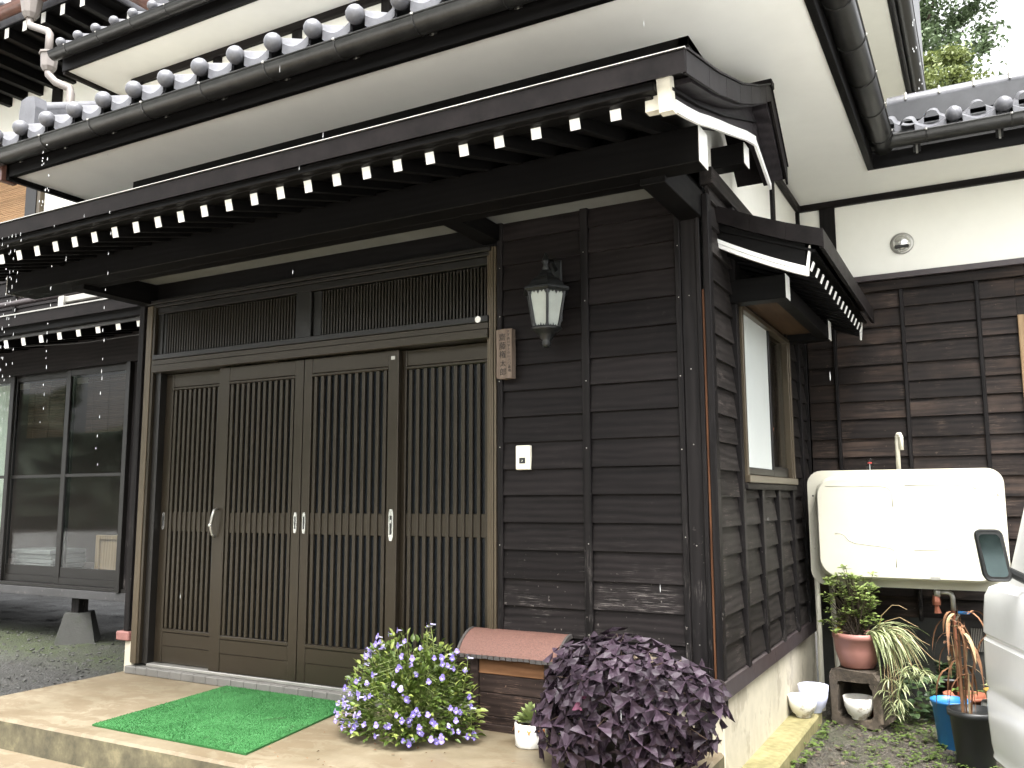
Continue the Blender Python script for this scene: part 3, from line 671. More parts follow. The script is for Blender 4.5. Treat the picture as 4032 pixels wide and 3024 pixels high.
# purlins with white ends and the arms that carry them
def purlin(y0, y1, z0, z1, xa, xb, name='beam'):
    mb = MB().box(xa, xb, y0, y1, z0, z1, 0, .004); mb.box(xb, xb + .003, y0 + .001, y1 - .001, z0 + .001, z1 - .001, 1)
    mb.box(xa - .003, xa, y0 + .001, y1 - .001, z0 + .001, z1 - .001, 1)
    return mb.build(name, ['wood_roof', 'white_paint'], porch)
purlin(-.605, -.490, 2.338, 2.485, -4.28, .150)
bx('inner_beam', 'wood_roof', porch, -4.28, -.02, -.489, -.415, 2.339, 2.47)
purlin(.135, .228, 2.588, 2.69, -3.9, .150, 'ridge_beam')
for a, b, z in ((-3.74, -3.63, 2.31), (-1.17, -1.06, 2.355), (-.118, -.012, 2.31)):
    bx('arm', 'wood_rafter', porch, a, b, -.53, .01, z, 2.44)
for a, b in ((-3.74, -1.105), (-1.104, -.02)):
    bx('ceiling_board', 'ceiling_pale', porch, a, b, -.43, .02, 2.447, 2.458, 0)
bx('hanger_board', 'wood_roof', porch, -3.72, -.02, -.45, -.43, 2.44, 2.66)
bx('gable_infill', 'wood_rafter', porch, -3.745, -3.72, -.9, .02, 2.44, 2.62)
bx('gable_infill', 'wood_rafter', porch, -.05, -.02, -.42, .02, 2.44, 2.75)

# ---------------------------------------------------------------- main eave: soffit, fascia, gutter, tiles
ZS = 3.043
sf = MB()
for a in ((-4.12, .52, -.70, 2.28), (.52, 4.6, 1.76, 2.28)):
    sf.box(a[0], a[1], a[2], a[3], ZS, ZS + .02)
soff = sf.build('soffit', 'soffit', H)
bx('wall_plate', 'wood_roof', soff, -3.56, .03, -.285, -.10, 2.955, ZS - .001)
MB().box(-3.56, -.02, -.2, -.02, 2.46, 3.0).build('upper_front_wall', 'wood_roof', H)
mr = MB()
def zroof(y): return 3.235 + .45 * (y + .8)
mr.prism([(-.76, zroof(-.76) - .04), (1.5, zroof(1.5) - .04), (1.5, zroof(1.5) - .14), (-.70, 3.07)], 'x', -4.33, .55)
main = mr.build('main_roof', 'tile', H)
bx('fascia', 'wood_roof', main, -4.14, .54, -.735, -.70, ZS - .012, 3.215)
bx('fascia', 'wood_roof', main, .52, .555, -.70, 1.745, ZS - .012, 3.215)
bx('fascia', 'wood_roof', main, .52, 4.6, 1.74, 1.76, ZS - .012, 3.215)
bx('fascia', 'wood_rafter', main, -4.155, -4.12, -.735, 1.5, ZS - .03, 3.15)
bx('fascia_end', 'gutter_brown', main, -4.20, -4.157, -.76, -.66, ZS - .035, 3.12)
def gutter(parent, p0, p1, r, zt, n=9, mat='gutter', name='gutter'):
    """half round gutter between two horizontal points; zt = rim height"""
    a, b = Vector((*p0, zt)), Vector((*p1, zt)); d = (b - a).normalized(); s = Vector((0, 0, 1)).cross(d)
    L, pts = (b - a).length, []
    ring = []
    for k in range(n + 1):
        t = math.pi * k / n; ring.append((r * math.cos(t), -r * math.sin(t)))
    ring2 = [(x * .93, z * .93) for x, z in ring][::-1]
    mb = MB(); full = ring + ring2; vs = []
    for q in (a, b):
        for x, z in full: vs.append(tuple(q + s * x + Vector((0, 0, z))))
    m_ = len(full); mb.add(vs, [(i, (i + 1) % m_, m_ + (i + 1) % m_, m_ + i) for i in range(m_)] + [tuple(range(m_))[::-1], tuple(range(m_, 2 * m_))])
    g = mb.build(name, mat, parent); smooth_by_angle(g, 35)
    for sg in (-1, 1): MB().tube([a + s * r * sg, b + s * r * sg], .0055, 6).build('rim_bead', mat if sg == -9 else mat, g)
    return g, a, b, d, s
def gutter_brackets(g, a, d, s, r, ts, out, mat='gutter'):
    for t in ts:
        c = a + d * t
        path = [c + s * (r * 1.04 * math.cos(q)) - Vector((0, 0, r * 1.04 * math.sin(q))) for q in [math.pi * k / 8 for k in range(9)]]
        if out < 0: path = path[::-1]
        MB().tube(path, .0035, 5).build('bracket', mat, g)
        MB().lathe([(0, -.008), (.008, -.004), (.009, .004), (0, .009)], c=tuple(c + s * r * out * 1.02), n=8).build('bracket_knob', 'steel_dull', g)
GR = .062
g1, a, b, d, s = gutter(main, (-4.20, -.805), (.60, -.805), GR, 3.140)
gutter_brackets(g1, a, d, s, GR, [.14 + .435 * k for k in range(11)], -1)
for k in range(11):
    x = -4.0 + .43 * k; bx('bracket_plate', 'gutter', main, x - .02, x + .02, -.741, -.735, 3.10, 3.15, .001); bx('bracket_plate', 'steel_dull', main, x - .006, x + .006, -.744, -.741, 3.095, 3.155, .001)
GR2 = .066
g2, a, b, d, s = gutter(main, (.615, -.83), (.615, 1.72), GR2, 3.165)
gutter_brackets(g2, a, d, s, GR2, [.35 + .40 * k for k in range(6)], -1)
g3, a, b, d, s = gutter(main, (.56, 1.655), (4.6, 1.655), .055, 3.165)
gutter_brackets(g3, a, d, s, .055, [.3 + .43 * k for k in range(9)], -1)
for k in range(6):
    x = .80 + .43 * k; bx('bracket_plate', 'steel_dull', main, x - .006, x + .006, 1.728, 1.738, 3.08, 3.16, .001); bx('bracket_plate', 'gutter', main, x - .02, x + .02, 1.730, 1.739, 3.09, 3.14, .001)

def tile_mesh(w=.254, ball=True, lip=.05, L=.34, sl=.45):
    mb = MB(); xs_ = []; n = 7
    hump = [(-.043 + .086 * k / 6) for k in range(7)]
    prof = [(x, math.sqrt(max(0, .043 ** 2 - x * x)) * .95) for x in hump]
    pan = [(.043 + (w - .086) * k / n, -.036 * math.sin(math.pi * k / n)) for k in range(1, n + 1)]
    prof = prof + pan
    def row(y, dz): return [(x, y, z + dz + sl * y) for x, z in prof]
    mb.grid([row(0, 0), row(L, 0)])
    lipr = [(x, 0, z) for x, z in prof[6:]]
    mb.grid([[(x, -.004, z - lip) for x, y, z in lipr], [(x, -.004, z) for x, y, z in lipr]])
    mb.grid([[(x, .012, z - lip) for x, y, z in lipr], [(x, -.004, z - lip) for x, y, z in lipr]])
    mb.grid([[(x, .012, z - .012) for x, y, z in lipr], [(x, .012, z - lip) for x, y, z in lipr]])
    mb.grid([[(x, -.004, z) for x, y, z in lipr], [(x, .02, z + .002) for x, y, z in lipr]])
    if ball:
        nb = 12; pr_ = [(.047 * math.cos(t), .046 * math.sin(t)) for t in [-math.pi / 2 + math.pi * k / 8 for k in range(9)]]
        mb.lathe(pr_, n=nb, M=Matrix.Translation((0, -.022, .008)) @ Matrix.Rotation(R(70), 4, 'X'))
    return mb
tm = tile_mesh().mesh('tile', ['tile'], smooth=True)
tmp = tile_mesh(ball=False).mesh('tile', ['tile'], smooth=True)
for k in range(19): inst('tile', tm, main, Matrix.Translation((-4.175 + .254 * k, -.78, 3.268)))
for k in range(19): inst('tile', tmp, main, Matrix.Translation((-4.175 + .254 * k, -.52, 3.268 + .45 * .26 - .045)))
# descending ridge by the left verge
dr = MB()
for lv_, (w, h0, h1) in enumerate(((.075, .02, .09), (.068, .092, .15), (.06, .152, .20))):
    q = [(-.50, zroof(-.50)), (1.45, zroof(1.45))]
    dr.prism([(y, z + h0) for y, z in q] + [(y, z + h1) for y, z in q[::-1]], 'x', -4.24 - w, -4.24 + w)
dr.tube([(-4.24, -.52, zroof(-.52) + .215), (-4.24, 1.45, zroof(1.45) + .215)], .045, 12)
rdg = dr.build('descending_ridge', 'tile', main); smooth_by_angle(rdg, 35)
mb = MB().prism([(-4.32, 3.36), (-4.325, 3.56), (-4.31, 3.63), (-4.25, 3.645), (-4.17, 3.63), (-4.155, 3.56), (-4.16, 3.36)], 'y', -.58, -.50)
mb.build('end_tile', 'tile', main)

# ---------------------------------------------------------------- lower roof on the right (over the back wall)
def zr2(y): return 3.235 + .45 * (y - 1.66)
rr = MB().prism([(1.70, zr2(1.70) - .04), (2.55, zr2(2.55) - .04), (2.55, 3.09), (1.76, 3.08)], 'x', .56, 4.6).build('right_roof', 'tile_dark', H)
for k in range(15): inst('tile', tm if k else tmp, rr, Matrix.Translation((.755 + .252 * k, 1.69, 3.245)))
for k in range(15): inst('tile', tmp, rr, Matrix.Translation((.63 + .252 * k, 1.93, 3.245 + .45 * .25 + .012)))
rb_ = MB()
for w, h0, h1 in ((.10, .0, .07), (.09, .072, .14)): rb_.box(.60, 4.6, 2.5 - w, 2.5 + w, 3.56 + h0, 3.56 + h1)
rb_.build('ridge_base', 'tile_dark', rr)
rg_ = MB()
rg_.tube([(.60, 2.5, 3.725), (4.6, 2.5, 3.725)], .062, 12); smooth_by_angle(rg_.build('ridge', 'tile', rr), 35)
for k in range(10):
    x = .72 + .205 * k
    MB().tube([(x, 2.5 + .07 * math.cos(t), 3.725 + .07 * math.sin(t)) for t in [math.pi * q / 8 for q in range(9)]], .008, 6).build('ridge_tie', 'steel_dull', rr)

# ---------------------------------------------------------------- window on the side wall and its canopy
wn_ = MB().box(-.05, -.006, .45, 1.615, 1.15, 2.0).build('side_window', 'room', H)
wn_['label'] = 'sliding window with frosted pane on the side wall'
bx('window_frame', 'bronze_light', wn_, -.02, .040, .440, .470, 1.135, 2.0)
bx('window_frame', 'bronze_light', wn_, -.02, .034, .472, .490, 1.15, 2.0)
bx('window_frame', 'bronze_light', wn_, -.02, .040, 1.585, 1.620, 1.135, 2.0)
bx('window_frame', 'bronze_light', wn_, -.02, .034, 1.555, 1.580, 1.15, 2.0)
bx('window_frame', 'bronze_light', wn_, -.02, .040, .470, 1.585, 1.975, 2.0)
bx('sill', 'bronze_light', wn_, -.02, .050, .435, 1.625, 1.128, 1.165)
bx('sill', 'wood_y', wn_, -.01, .040, .43, 1.627, 1.095, 1.127)
bx('pane', 'shade_screen', wn_, .005, .012, .492, 1.098, 1.205, 1.975, 0)
bx('sash', 'bronze_dark', wn_, .004, .022, .492, 1.098, 1.168, 1.205)
bx('sash', 'bronze_dark', wn_, .004, .022, 1.098, 1.125, 1.168, 1.975)
bx('sash', 'bronze_dark', wn_, .000, .010, 1.127, 1.553, 1.168, 1.225)
bx('pane', 'glass', wn_, -.001, .002, 1.127, 1.553, 1.226, 1.975, 0)
MB().box(-.005, -.004, 1.15, 1.45, 1.24, 1.97).build('inner_curtain', 'blind', wn_)
MB().tube([(.003, 1.18, 1.24), (.004, 1.18, 1.42), (.004, 1.2, 1.44)], .006, 6).build('hook_rod', 'copper', wn_)
cn = MB().prism([(-.02, 2.412), (.22, 2.308), (.47, 2.222), (.47, 2.205), (.22, 2.285), (-.02, 2.385)], 'y', .15, 2.05).build('window_canopy', 'roof_metal', H)
MB().prism([(.476, 2.232), (.462, 2.232), (.458, 2.145), (.478, 2.140)], 'y', .145, 2.06).build('eave_fascia', 'roof_metal', cn)
for k, (a, b) in enumerate(((-.01, .16), (.161, .32), (.321, .474))):
    zz = lambda x: 2.408 - .48 * x + .18 * x * x
    MB().prism([(a, zz(a) + .006), (b, zz(b) + .006), (b, zz(b) - .074), (a, zz(a) - .074)], 'y', .138, .149).build('verge_panel', 'roof_metal', cn)
cb = lambda x: 2.238 - .56 * x + .22 * x * x
cx = [-.01, .08, .16, .24, .32, .395]
MB().prism([(x, zz(x) - .07) for x in cx] + [(x, cb(x)) for x in cx[::-1]], 'y', .17, .19).build('bargeboard', 'wood_roof', cn)
MB().prism([(x, cb(x) + .021) for x in cx] + [(x, cb(x) + .001) for x in cx[::-1]], 'y', .160, .1695).build('painted_edge', 'white_paint', cn)
MB().prism([(x, cb(x) - .0005) for x in cx] + [(x, cb(x) - .020) for x in cx[::-1]], 'y', .163, .19).build('painted_edge', 'white_paint', cn)
for y in (.165, 1.99):
    MB().prism([(.396, cb(.395) - .020), (.396, cb(.395) + .02), (.412, cb(.395) + .115), (.418, cb(.395) + .115), (.404, cb(.395) - .020)], 'y', y, y + .02).build('painted_board_end', 'white_paint', cn)
MB().prism([(x, zz(x) - .07) for x in cx] + [(x, cb(x)) for x in cx[::-1]], 'y', 1.99, 2.01).build('bargeboard', 'wood_roof', cn)
MB().prism([(-.01, 2.30), (.44, 2.13), (.44, 2.142), (-.01, 2.312)], 'y', .16, 2.0).build('underside_boarding', 'wood_roof', cn)
crm = MB(); Mr = Matrix.Translation((.42, 0, 2.052)) @ Matrix.Rotation(R(20.6), 4, 'Y')
crm.box(-.44, -.003, -.016, .016, -.020, .020, 0, .002, Mr); crm.box(-.003, 0, -.0165, .0165, -.0205, .0205, 1, 0, Mr)
crme = crm.mesh('rafter', ['wood_roof', 'white_paint'])
for k in range(14): inst('rafter', crme, cn, Matrix.Translation((0, .195 + .1285 * k, .022)))
for y in (.40, 1.64):
    MB().box(-.02, .268, y - .045, y + .045, 1.985, 2.10, 0, .003).box(.268, .271, y - .044, y + .044, 1.986, 2.099, 1).build('arm', ['wood_roof', 'white_paint'], cn)
bx('beam', 'wood_rafter', cn, .20, .262, .446, 1.594, 1.99, 2.07)
bx('ceiling_board', 'wood_brown', cn, .0, .20, .446, 1.594, 2.03, 2.04, 0)

# ---------------------------------------------------------------- second storey over the wing
us_ = MB().box(-5.95, -.2, 1.5, 9, 2.6, 5.2).build('upper_storey_wall', 'plaster', H)
planks(us_, 'wood_x', 'x', -5.95, -3.8, 1.5, [2.7 + .16 * k for k in range(6)], -1)
us = MB().box(-6.40, .57, 1.06, 9.4, 5.10, 5.12).build('upper_soffit', 'soffit', H)
bx('frame_rail', 'wood_x', us, -5.97, -.2, 1.46, 1.505, 5.03, 5.098)
bx('frame_rail', 'wood_x', us, -5.97, -.2, 1.47, 1.502, 4.72, 4.80)
for x in (-5.97, -4.9, -3.95, -3.0, -2.05): bx('frame_post', 'wood_z', us, x, x + .10, 1.48, 1.503, 3.9, 5.03)
bx('frame_rail', 'wood_y', us, -6.0, -5.945, 1.46, 9, 5.03, 5.098)
bx('frame_rail', 'wood_y', us, -6.42, -6.385, 1.04, 9.4, 5.06, 5.16)
ur = MB().prism([(1.0, 5.30), (1.06, 5.12), (9.4, 5.12), (9.4, 9.0)], 'x', -6.42, .62).build('upper_roof', 'tile', H)
bx('fascia', 'wood_roof', ur, -6.42, .62, 1.03, 1.058, 5.085, 5.28)
bx('fascia', 'wood_roof', ur, .575, .60, 1.06, 9.4, 5.085, 5.28)
g4, a, b, d, s = gutter(ur, (-6.45, .955), (.70, .955), .064, 5.235)
gutter_brackets(g4, a, d, s, .064, [.25 + .45 * k for k in range(9)], -1)
for k in range(16): inst('tile', tm, ur, Matrix.Translation((-6.36 + .254 * k, .985, 5.325)))
g5, a, b, d, s = gutter(ur, (.675, .9), (.675, 9.4), .07, 5.2)
MB().box(-.2, .0, 1.5, 9, 3.0, 5.1).build('upper_side_storey_wall', 'plaster', H)

# ---------------------------------------------------------------- left block: wall, high roof, gutters
lb = MB().box(-16, -5.96, 2.6, 9, 2.6, 6.35).build('left_block_wall', 'plaster', H)
bx('frame_post', 'wood_z', lb, -9.0, -8.82, 2.57, 2.605, 4.9, 6.3)
bx('frame_rail', 'wood_x', lb, -16, -5.97, 2.56, 2.604, 5.62, 5.78)
bwn = MB().box(-12.5, -9.34, 2.575, 2.585, 4.2, 5.62).build('upper_window', 'blind_tan', lb)
for a in ((-9.337, -9.12, 2.53, 2.6, 4.15, 5.62), (-9.118, -9.05, 2.54, 2.6, 4.15, 5.62)): bx('window_frame', 'bronze_dark' if a[0] < -9.2 else 'bronze_light', lb, *a)
for k in range(56): bx('blind_slat', 'blind_tan', lb, -12.5, -9.342, 2.566, 2.574, 4.2 + k * .025, 4.2 + k * .025 + .020, 0)
planks(lb, 'wood_x', 'x', -14, -5.97, 2.6, [2.7 + .18 * k for k in range(8)], -1)
for x in (-11.2, -10.4, -9.5, -8.6, -7.7, -6.8): bx('batten', 'wood_z', lb, x, x + .05, 2.56, 2.61, 2.7, 4.0)
bx('frame_rail', 'wood_x', lb, -16, -5.97, 2.54, 2.604, 3.97, 4.10)
hr = MB().prism([(1.50, 6.50), (1.55, 6.34), (9, 6.34), (9, 9.5)], 'x', -14, -6.75).build('high_roof', 'tile', H)
bx('underside_boarding', 'wood_roof', hr, -14, -6.78, 1.56, 8.9, 6.30, 6.338, 0)
for k in range(18):
    x = -6.95 - .33 * k
    MB().box(x - .035, x + .035, 1.545, 2.6, 6.18, 6.295).box(x - .0352, x + .0352, 1.540, 1.545, 6.179, 6.2952, 1).build('rafter', ['wood_rafter', 'white_paint'], hr)
for k in range(12):
    y = 2.0 + .4 * k
    MB().box(-7.2, -6.80, y - .035, y + .035, 6.18, 6.295).box(-6.80, -6.795, y - .0352, y + .0352, 6.179, 6.2952, 1).build('rafter', ['wood_rafter', 'white_paint'], hr)
g6, a, b, d, s = gutter(hr, (-14, 1.42), (-6.6, 1.42), .075, 6.40, mat='gutter_brown')
g7, a, b, d, s = gutter(hr, (-6.62, 1.40), (-6.62, 9), .075, 6.40, mat='gutter_brown')
for k in range(26): inst('tile', tm, hr, Matrix.Translation((-6.75 - .254 * k, 1.47, 6.53)))
# downpipe with two hoppers
dp = thing('downpipe', (-7.2, 1.3, 3.6), 'grey jointed downpipe with two tapered hoppers at upper left', 'downpipe')
MB().lathe([(.055, 0), (.085, .05), (.11, .19), (.115, .20), (.115, .22)], c=(-7.56, 1.37, 6.12), n=10).build('hopper', 'grey_pipe', dp)
MB().tube([(-7.56, 1.37, 6.15), (-7.56, 1.37, 6.08), (-7.53, 1.36, 6.03), (-7.15, 1.32, 5.84), (-7.10, 1.31, 5.79), (-7.10, 1.31, 5.56)], .038, 10).build('pipe', 'grey_pipe', dp, smooth=True)
MB().lathe([(.05, 0), (.075, .04), (.085, .17), (.10, .175), (.10, .195)], c=(-7.08, 1.31, 5.38), n=8).build('hopper', 'grey_pipe', dp)
MB().tube([(-7.08, 1.31, 5.40), (-7.07, 1.31, 5.34), (-7.0, 1.34, 5.26), (-6.88, 1.42, 5.20), (-6.86, 1.42, 5.14), (-6.86, 1.42, 4.1)], .04, 10).build('pipe', 'grey_pipe', dp, smooth=True)

# ---------------------------------------------------------------- veranda on the left
vr = MB().prism([(.655, 2.630), (.70, 2.545), (2.0, 2.72), (2.0, 2.95), (1.30, 2.86)], 'x', -12, -3.74).build('veranda_roof', 'roof_metal', H)
MB().prism([(.640, 2.638), (.655, 2.646), (.662, 2.55), (.645, 2.546)], 'x', -12, -3.74).build('eave_fascia', 'roof_metal', vr)
bx('drip_edge', 'steel_dull', vr, -12, -3.74, .630, .652, 2.640, 2.650, 0)
bx('eave_board', 'wood_roof', vr, -12, -3.74, .69, .73, 2.49, 2.56)
bx('eave_board', 'grey_paint', vr, -12, -3.74, .735, .755, 2.462, 2.49)
vrm = MB(); Mv = Matrix.Translation((0, .75, 2.446)) @ Matrix.Rotation(R(12), 4, 'X')
vrm.box(-.026, .026, .003, .6, -.038, .038, 0, .002, Mv); vrm.box(-.0265, .0265, 0, .003, -.0385, .0385, 1, 0, Mv)
vrme = vrm.mesh('rafter', ['wood_rafter', 'white_paint'])
for k in range(18): inst('rafter', vrme, vr, Matrix.Translation((-4.525 - .25 * k, 0, .012 - .0035 * k)))
vw = MB().box(-12, -3.74, 1.36, 1.42, 2.20, 2.72).build('veranda_wall', 'black_paint', H)
bx('head_beam', 'wood_x', vw, -12, -3.74, 1.25, 1.36, 2.26, 2.62)
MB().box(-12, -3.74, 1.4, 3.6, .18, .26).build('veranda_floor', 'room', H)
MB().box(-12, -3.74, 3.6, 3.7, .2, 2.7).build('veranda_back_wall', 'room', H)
bx('sill_beam', 'grey_paint', H, -12, -3.77, 1.26, 1.42, .195, .268)
bx('sill_track', 'bronze_dark', H, -12, -3.77, 1.262, 1.40, .270, .300)
def vdoor(x0, x1, y, lab):
    o = MB().box(x0 + .04, x1 - .04, y + .012, y + .018, .34, 2.22).build('glass_door', 'glass', H); o['label'] = lab
    for a in ((x0, x0 + .06, .30, 2.26), (x1 - .06, x1, .30, 2.26)): bx('stile', 'bronze_dark', o, a[0], a[1], y, y + .03, a[2], a[3])
    bx('bottom_rail', 'bronze_dark', o, x0 + .06, x1 - .06, y + .002, y + .03, .30, .36); bx('top_rail', 'bronze_dark', o, x0 + .06, x1 - .06, y + .002, y + .03, 2.20, 2.26)
    bx('kick_panel', 'bronze_dark', o, x0 + .06, x1 - .06, y + .008, y + .024, .36, .45); bx('middle_rail', 'bronze_dark', o, x0 + .06, x1 - .06, y + .004, y + .028, 1.262, 1.292)
    return o
vdoor(-6.455, -5.545, 1.30, 'veranda glass door nearest the entrance'); vdoor(-7.33, -6.39, 1.335, 'second veranda glass door'); vdoor(-8.25, -7.27, 1.30, 'veranda glass door at the left edge of the view'); vdoor(-9.2, -8.2, 1.335, 'veranda glass door beyond the left edge'); vdoor(-10.15, -9.15, 1.30, 'far veranda glass door')
planks(vw, 'wood_x', 'x', -12, -10.15, 1.34, [.3 + .16 * k for k in range(13)], -1)
bx('shutter_rail', 'bronze_dark', H, -5.543, -5.49, 1.24, 1.36, .27, 2.26)
bx('shutter_box', 'wood_z', H, -5.488, -3.76, 1.28, 1.40, .27, 2.26)
for x, y in ((-6.18, 1.38), (-8.6, 1.38), (-4.4, 1.38)):
    pm = MB(); pm.lathe([(.235, 0), (.150, .27)], c=(x, y, -.21), n=4, M=None)
    o = pm.build('pier_stone', 'pier', H); 
    bx('veranda_post', 'wood_z', H, x - .05, x + .05, y - .05, y + .05, .055, .195)
def blind(x0, x1, z0, label):
    b_ = thing('bamboo_blind', ((x0 + x1) / 2, 1.44, z0), label, 'blind', 'bamboo blinds behind the veranda glass')
    k = 0; z = z0
    while z < 2.3: bx('slat', 'blind', b_, x0 + rnd(-.004, .004), x1 + rnd(-.004, .004), 1.438 + rnd(-.002, .002), 1.446, z, z + .0145, 0); z += .0165
    for f in (.15, .5, .85): MB().tube([(x0 + (x1 - x0) * f, 1.434, z0), (x0 + (x1 - x0) * f, 1.434, 2.3)], .002, 4).build('cord', 'blind', b_)
blind(-6.335, -5.70, 1.675, 'bamboo blind behind the glass door nearest the entrance'); blind(-7.23, -6.56, 1.655, 'bamboo blind behind the second glass door from the entrance')
cu = MB(); cu.grid([[(-8.3 + .018 * i, 1.47 + .018 * math.sin(i * 1.35) + .008 * math.sin(i * .5), .3 + j * .5) for i in range(48)] for j in range(5)])
tag(cu.build('curtain', 'curtain', smooth=True), 'pale curtain behind the leftmost veranda glass door', 'curtain')
cr = thing('wooden_crate', (-6.1, 1.65, .26), 'pale wooden crate standing inside the veranda glass', 'crate')
for a in ((-6.29, -6.24, 1.58, 1.61, .265, .73), (-6.0, -5.95, 1.58, 1.61, .265, .73), (-6.24, -6.0, 1.58, 1.61, .69, .73), (-6.24, -6.0, 1.60, 1.61, .30, .69), (-6.24, -6.0, 1.58, 1.61, .265, .30), (-6.285, -5.955, 1.61, 1.85, .70, .72)): bx('crate_slat', 'wood_tan', cr, *a)
nw = thing('paper_stack', (-7.25, 1.65, .26), 'flat stack of papers on the veranda floor', 'papers')
for k in range(7): bx('sheet_bundle', 'paper', nw, -7.58 + rnd(0, .06), -6.92 + rnd(-.05, .02), 1.56 + rnd(0, .03), 1.95, .263 + .045 * k, .263 + .045 * k + .040, .004)
# cable sagging under the veranda eave
MB().tube([(-9 + .26 * k, .9, 2.40 + .012 * math.sin(k * .9) - .02 * math.sin(k * .5)) for k in range(21)], .004, 5).build('cable', 'cable', H)
# conduit pipes on the wall above the veranda roof
MB().tube([(-12, 1.2, 2.96), (-6.1, 1.2, 2.96), (-5.9, 1.2, 3.0), (-5.3, 1.2, 3.0)], .03, 8).build('conduit', 'flash', H, smooth=True)
MB().box(-5.72, -5.28, .72, .80, 2.70, 2.76, 0, .01).box(-5.75, -5.68, .70, .74, 2.64, 2.76, 0, .005).build('gutter_elbow', 'steel_dull', H)

# ================================================================== THINGS BY THE ENTRANCE
# wall lantern
lx, ly, lz = -.742, -.135, 1.85
lt = thing('wall_lantern', (lx, 0, 1.75), 'black six-sided wall lantern with frosted panes beside the entrance', 'lamp')
HX = dict(n=6)
MB().lathe([(.062, 0), (.096, .175)], c=(lx, ly, lz), **HX).build('glass_body', 'lamp_glass', lt)
fr = MB()
for k in range(6):
    t = math.pi * k / 3
    fr.tube([(lx + .064 * math.cos(t), ly + .064 * math.sin(t), lz - .004), (lx + .098 * math.cos(t), ly + .098 * math.sin(t), lz + .178)], .007, 6)
    t2 = t + math.pi / 3
    for (r0, z0, sgn) in ((.098, .172, -1), (.0665, .004, 1)):
        A = Vector((lx + r0 * 1.01 * math.cos(t), ly + r0 * 1.01 * math.sin(t), lz + z0)); B = Vector((lx + r0 * 1.01 * math.cos(t2), ly + r0 * 1.01 * math.sin(t2), lz + z0))
        nn = 5
        for q in range(nn):
            P = A.lerp(B, q / nn); Q = A.lerp(B, (q + 1) / nn); Mi = (P + Q) / 2 + Vector((0, 0, sgn * (.020 if q % 2 == 0 else .012)))
            fr.add([P, P.lerp(Mi, .75) , Mi, Q.lerp(Mi, .75), Q, Q + Vector((0, 0, -sgn * .006)), P + Vector((0, 0, -sgn * .006))], [tuple(range(7))])
fr.build('glazing_bars', 'cast_black', lt)
cap = MB().lathe([(.113, -.004), (.122, .004), (.120, .014), (.098, .024), (.085, .045), (.066, .062), (.048, .072), (.034, .090), (.030, .104), (0, .106)], c=(lx, ly, lz + .176), **HX); cap_ = cap.build('cap', 'cast_black', lt)
MB().lathe([(.012, 0), (.02, .012), (.012, .03), (.02, .045), (.014, .062), (.004, .09), (0, .092)], c=(lx, ly, lz + .28), n=10).build('finial', 'cast_black', cap_, smooth=True)
MB().lathe([(0, -.092), (.018, -.085), (.024, -.070), (.020, -.056), (.032, -.046), (.034, -.036), (.048, -.022), (.068, -.010), (.076, 0), (.072, .006)], c=(lx, ly, lz), n=12).build('base_cup', 'cast_black', lt, smooth=True)
MB().box(lx - .03, lx + .03, -.026, -.012, lz + .05, lz + .36, 0, .006).build('wall_plate', 'cast_black', lt)
MB().tube([(lx, -.02, lz + .31), (lx, -.07, lz + .345), (lx, ly, lz + .33), (lx, ly, lz + .30)], .010, 8).build('arm', 'cast_black', lt, smooth=True)

# nameplate with brush lettering
npl = thing('nameplate', (-1.01, -.03, 1.64), 'weathered wooden nameplate with vertical brush lettering beside the entrance', 'nameplate')
px0, px1, pz0, pz1, pyf = -1.055, -.968, 1.640, 1.889, -.062
mb = MB(); P = [(px0, pz0 + .004), (px0 + .03, pz0), (px1, pz0 + .002), (px1 + .001, pz0 + .12), (px1 - .001, pz1 - .002), (px0 + .04, pz1), (px0 - .002, pz1 - .003), (px0 + .001, pz0 + .13)]
mb.prism(P, 'y', pyf, -.0245).build('board', 'plate_wood', npl)
def text_mesh(body, size, cx, cz, y, name, parent, mat):
    cu = bpy.data.curves.new('t', 'FONT'); cu.body = body; cu.size = size; cu.align_x = 'CENTER'; cu.align_y = 'CENTER'; cu.extrude = .0006; cu.resolution_u = 3
    ob = bpy.data.objects.new('t', cu); COL.objects.link(ob)
    dg = bpy.context.evaluated_depsgraph_get(); me = bpy.data.meshes.new_from_object(ob.evaluated_get(dg)); bpy.data.objects.remove(ob)
    me.materials.clear(); me.materials.append(MAT[mat])
    return inst(name, me, parent, Matrix.Translation((cx, y, cz)) @ Matrix.Rotation(R(90), 4, 'X'))
for k, ch in enumerate('齋藤権太郎'): text_mesh(ch, .040 if k != 3 else .034, -1.022 + .0012 * k, 1.845 - .0435 * k, pyf - .0007, 'lettering', npl, 'ink')
for k, ch in enumerate('大字西川字上の山六〇番地'): text_mesh(ch, .0165, -.9885 + .0006 * k, 1.874 - .0178 * k, pyf - .0007, 'lettering', npl, 'ink')

# door bell
bl = thing('doorbell', (-.928, -.012, 1.19), 'cream doorbell plate with dark square button on the boards', 'doorbell')
MB().box(-.967, -.888, -.032, -.008, 1.194, 1.312, 0, .004).build('plate', 'cream', bl)
bt = bx('button', 'black_plastic', bl, -.9455, -.9125, -.0352, -.0321, 1.224, 1.252, .002)
text_mesh('♪', .016, -.929, 1.237, -.0360, 'note_symbol', bt, 'cream')

# green turf mat
mt = thing('door_mat', (-2.3, -.46, 0), 'green plastic turf mat lying before the sliding doors', 'mat')
mq = [(-2.742, -.959), (-1.745, -.965), (-1.90, -.03), (-2.83, -.030)]
mx0, mx1, my0, my1 = -2.80, -1.83, -.962, -.06
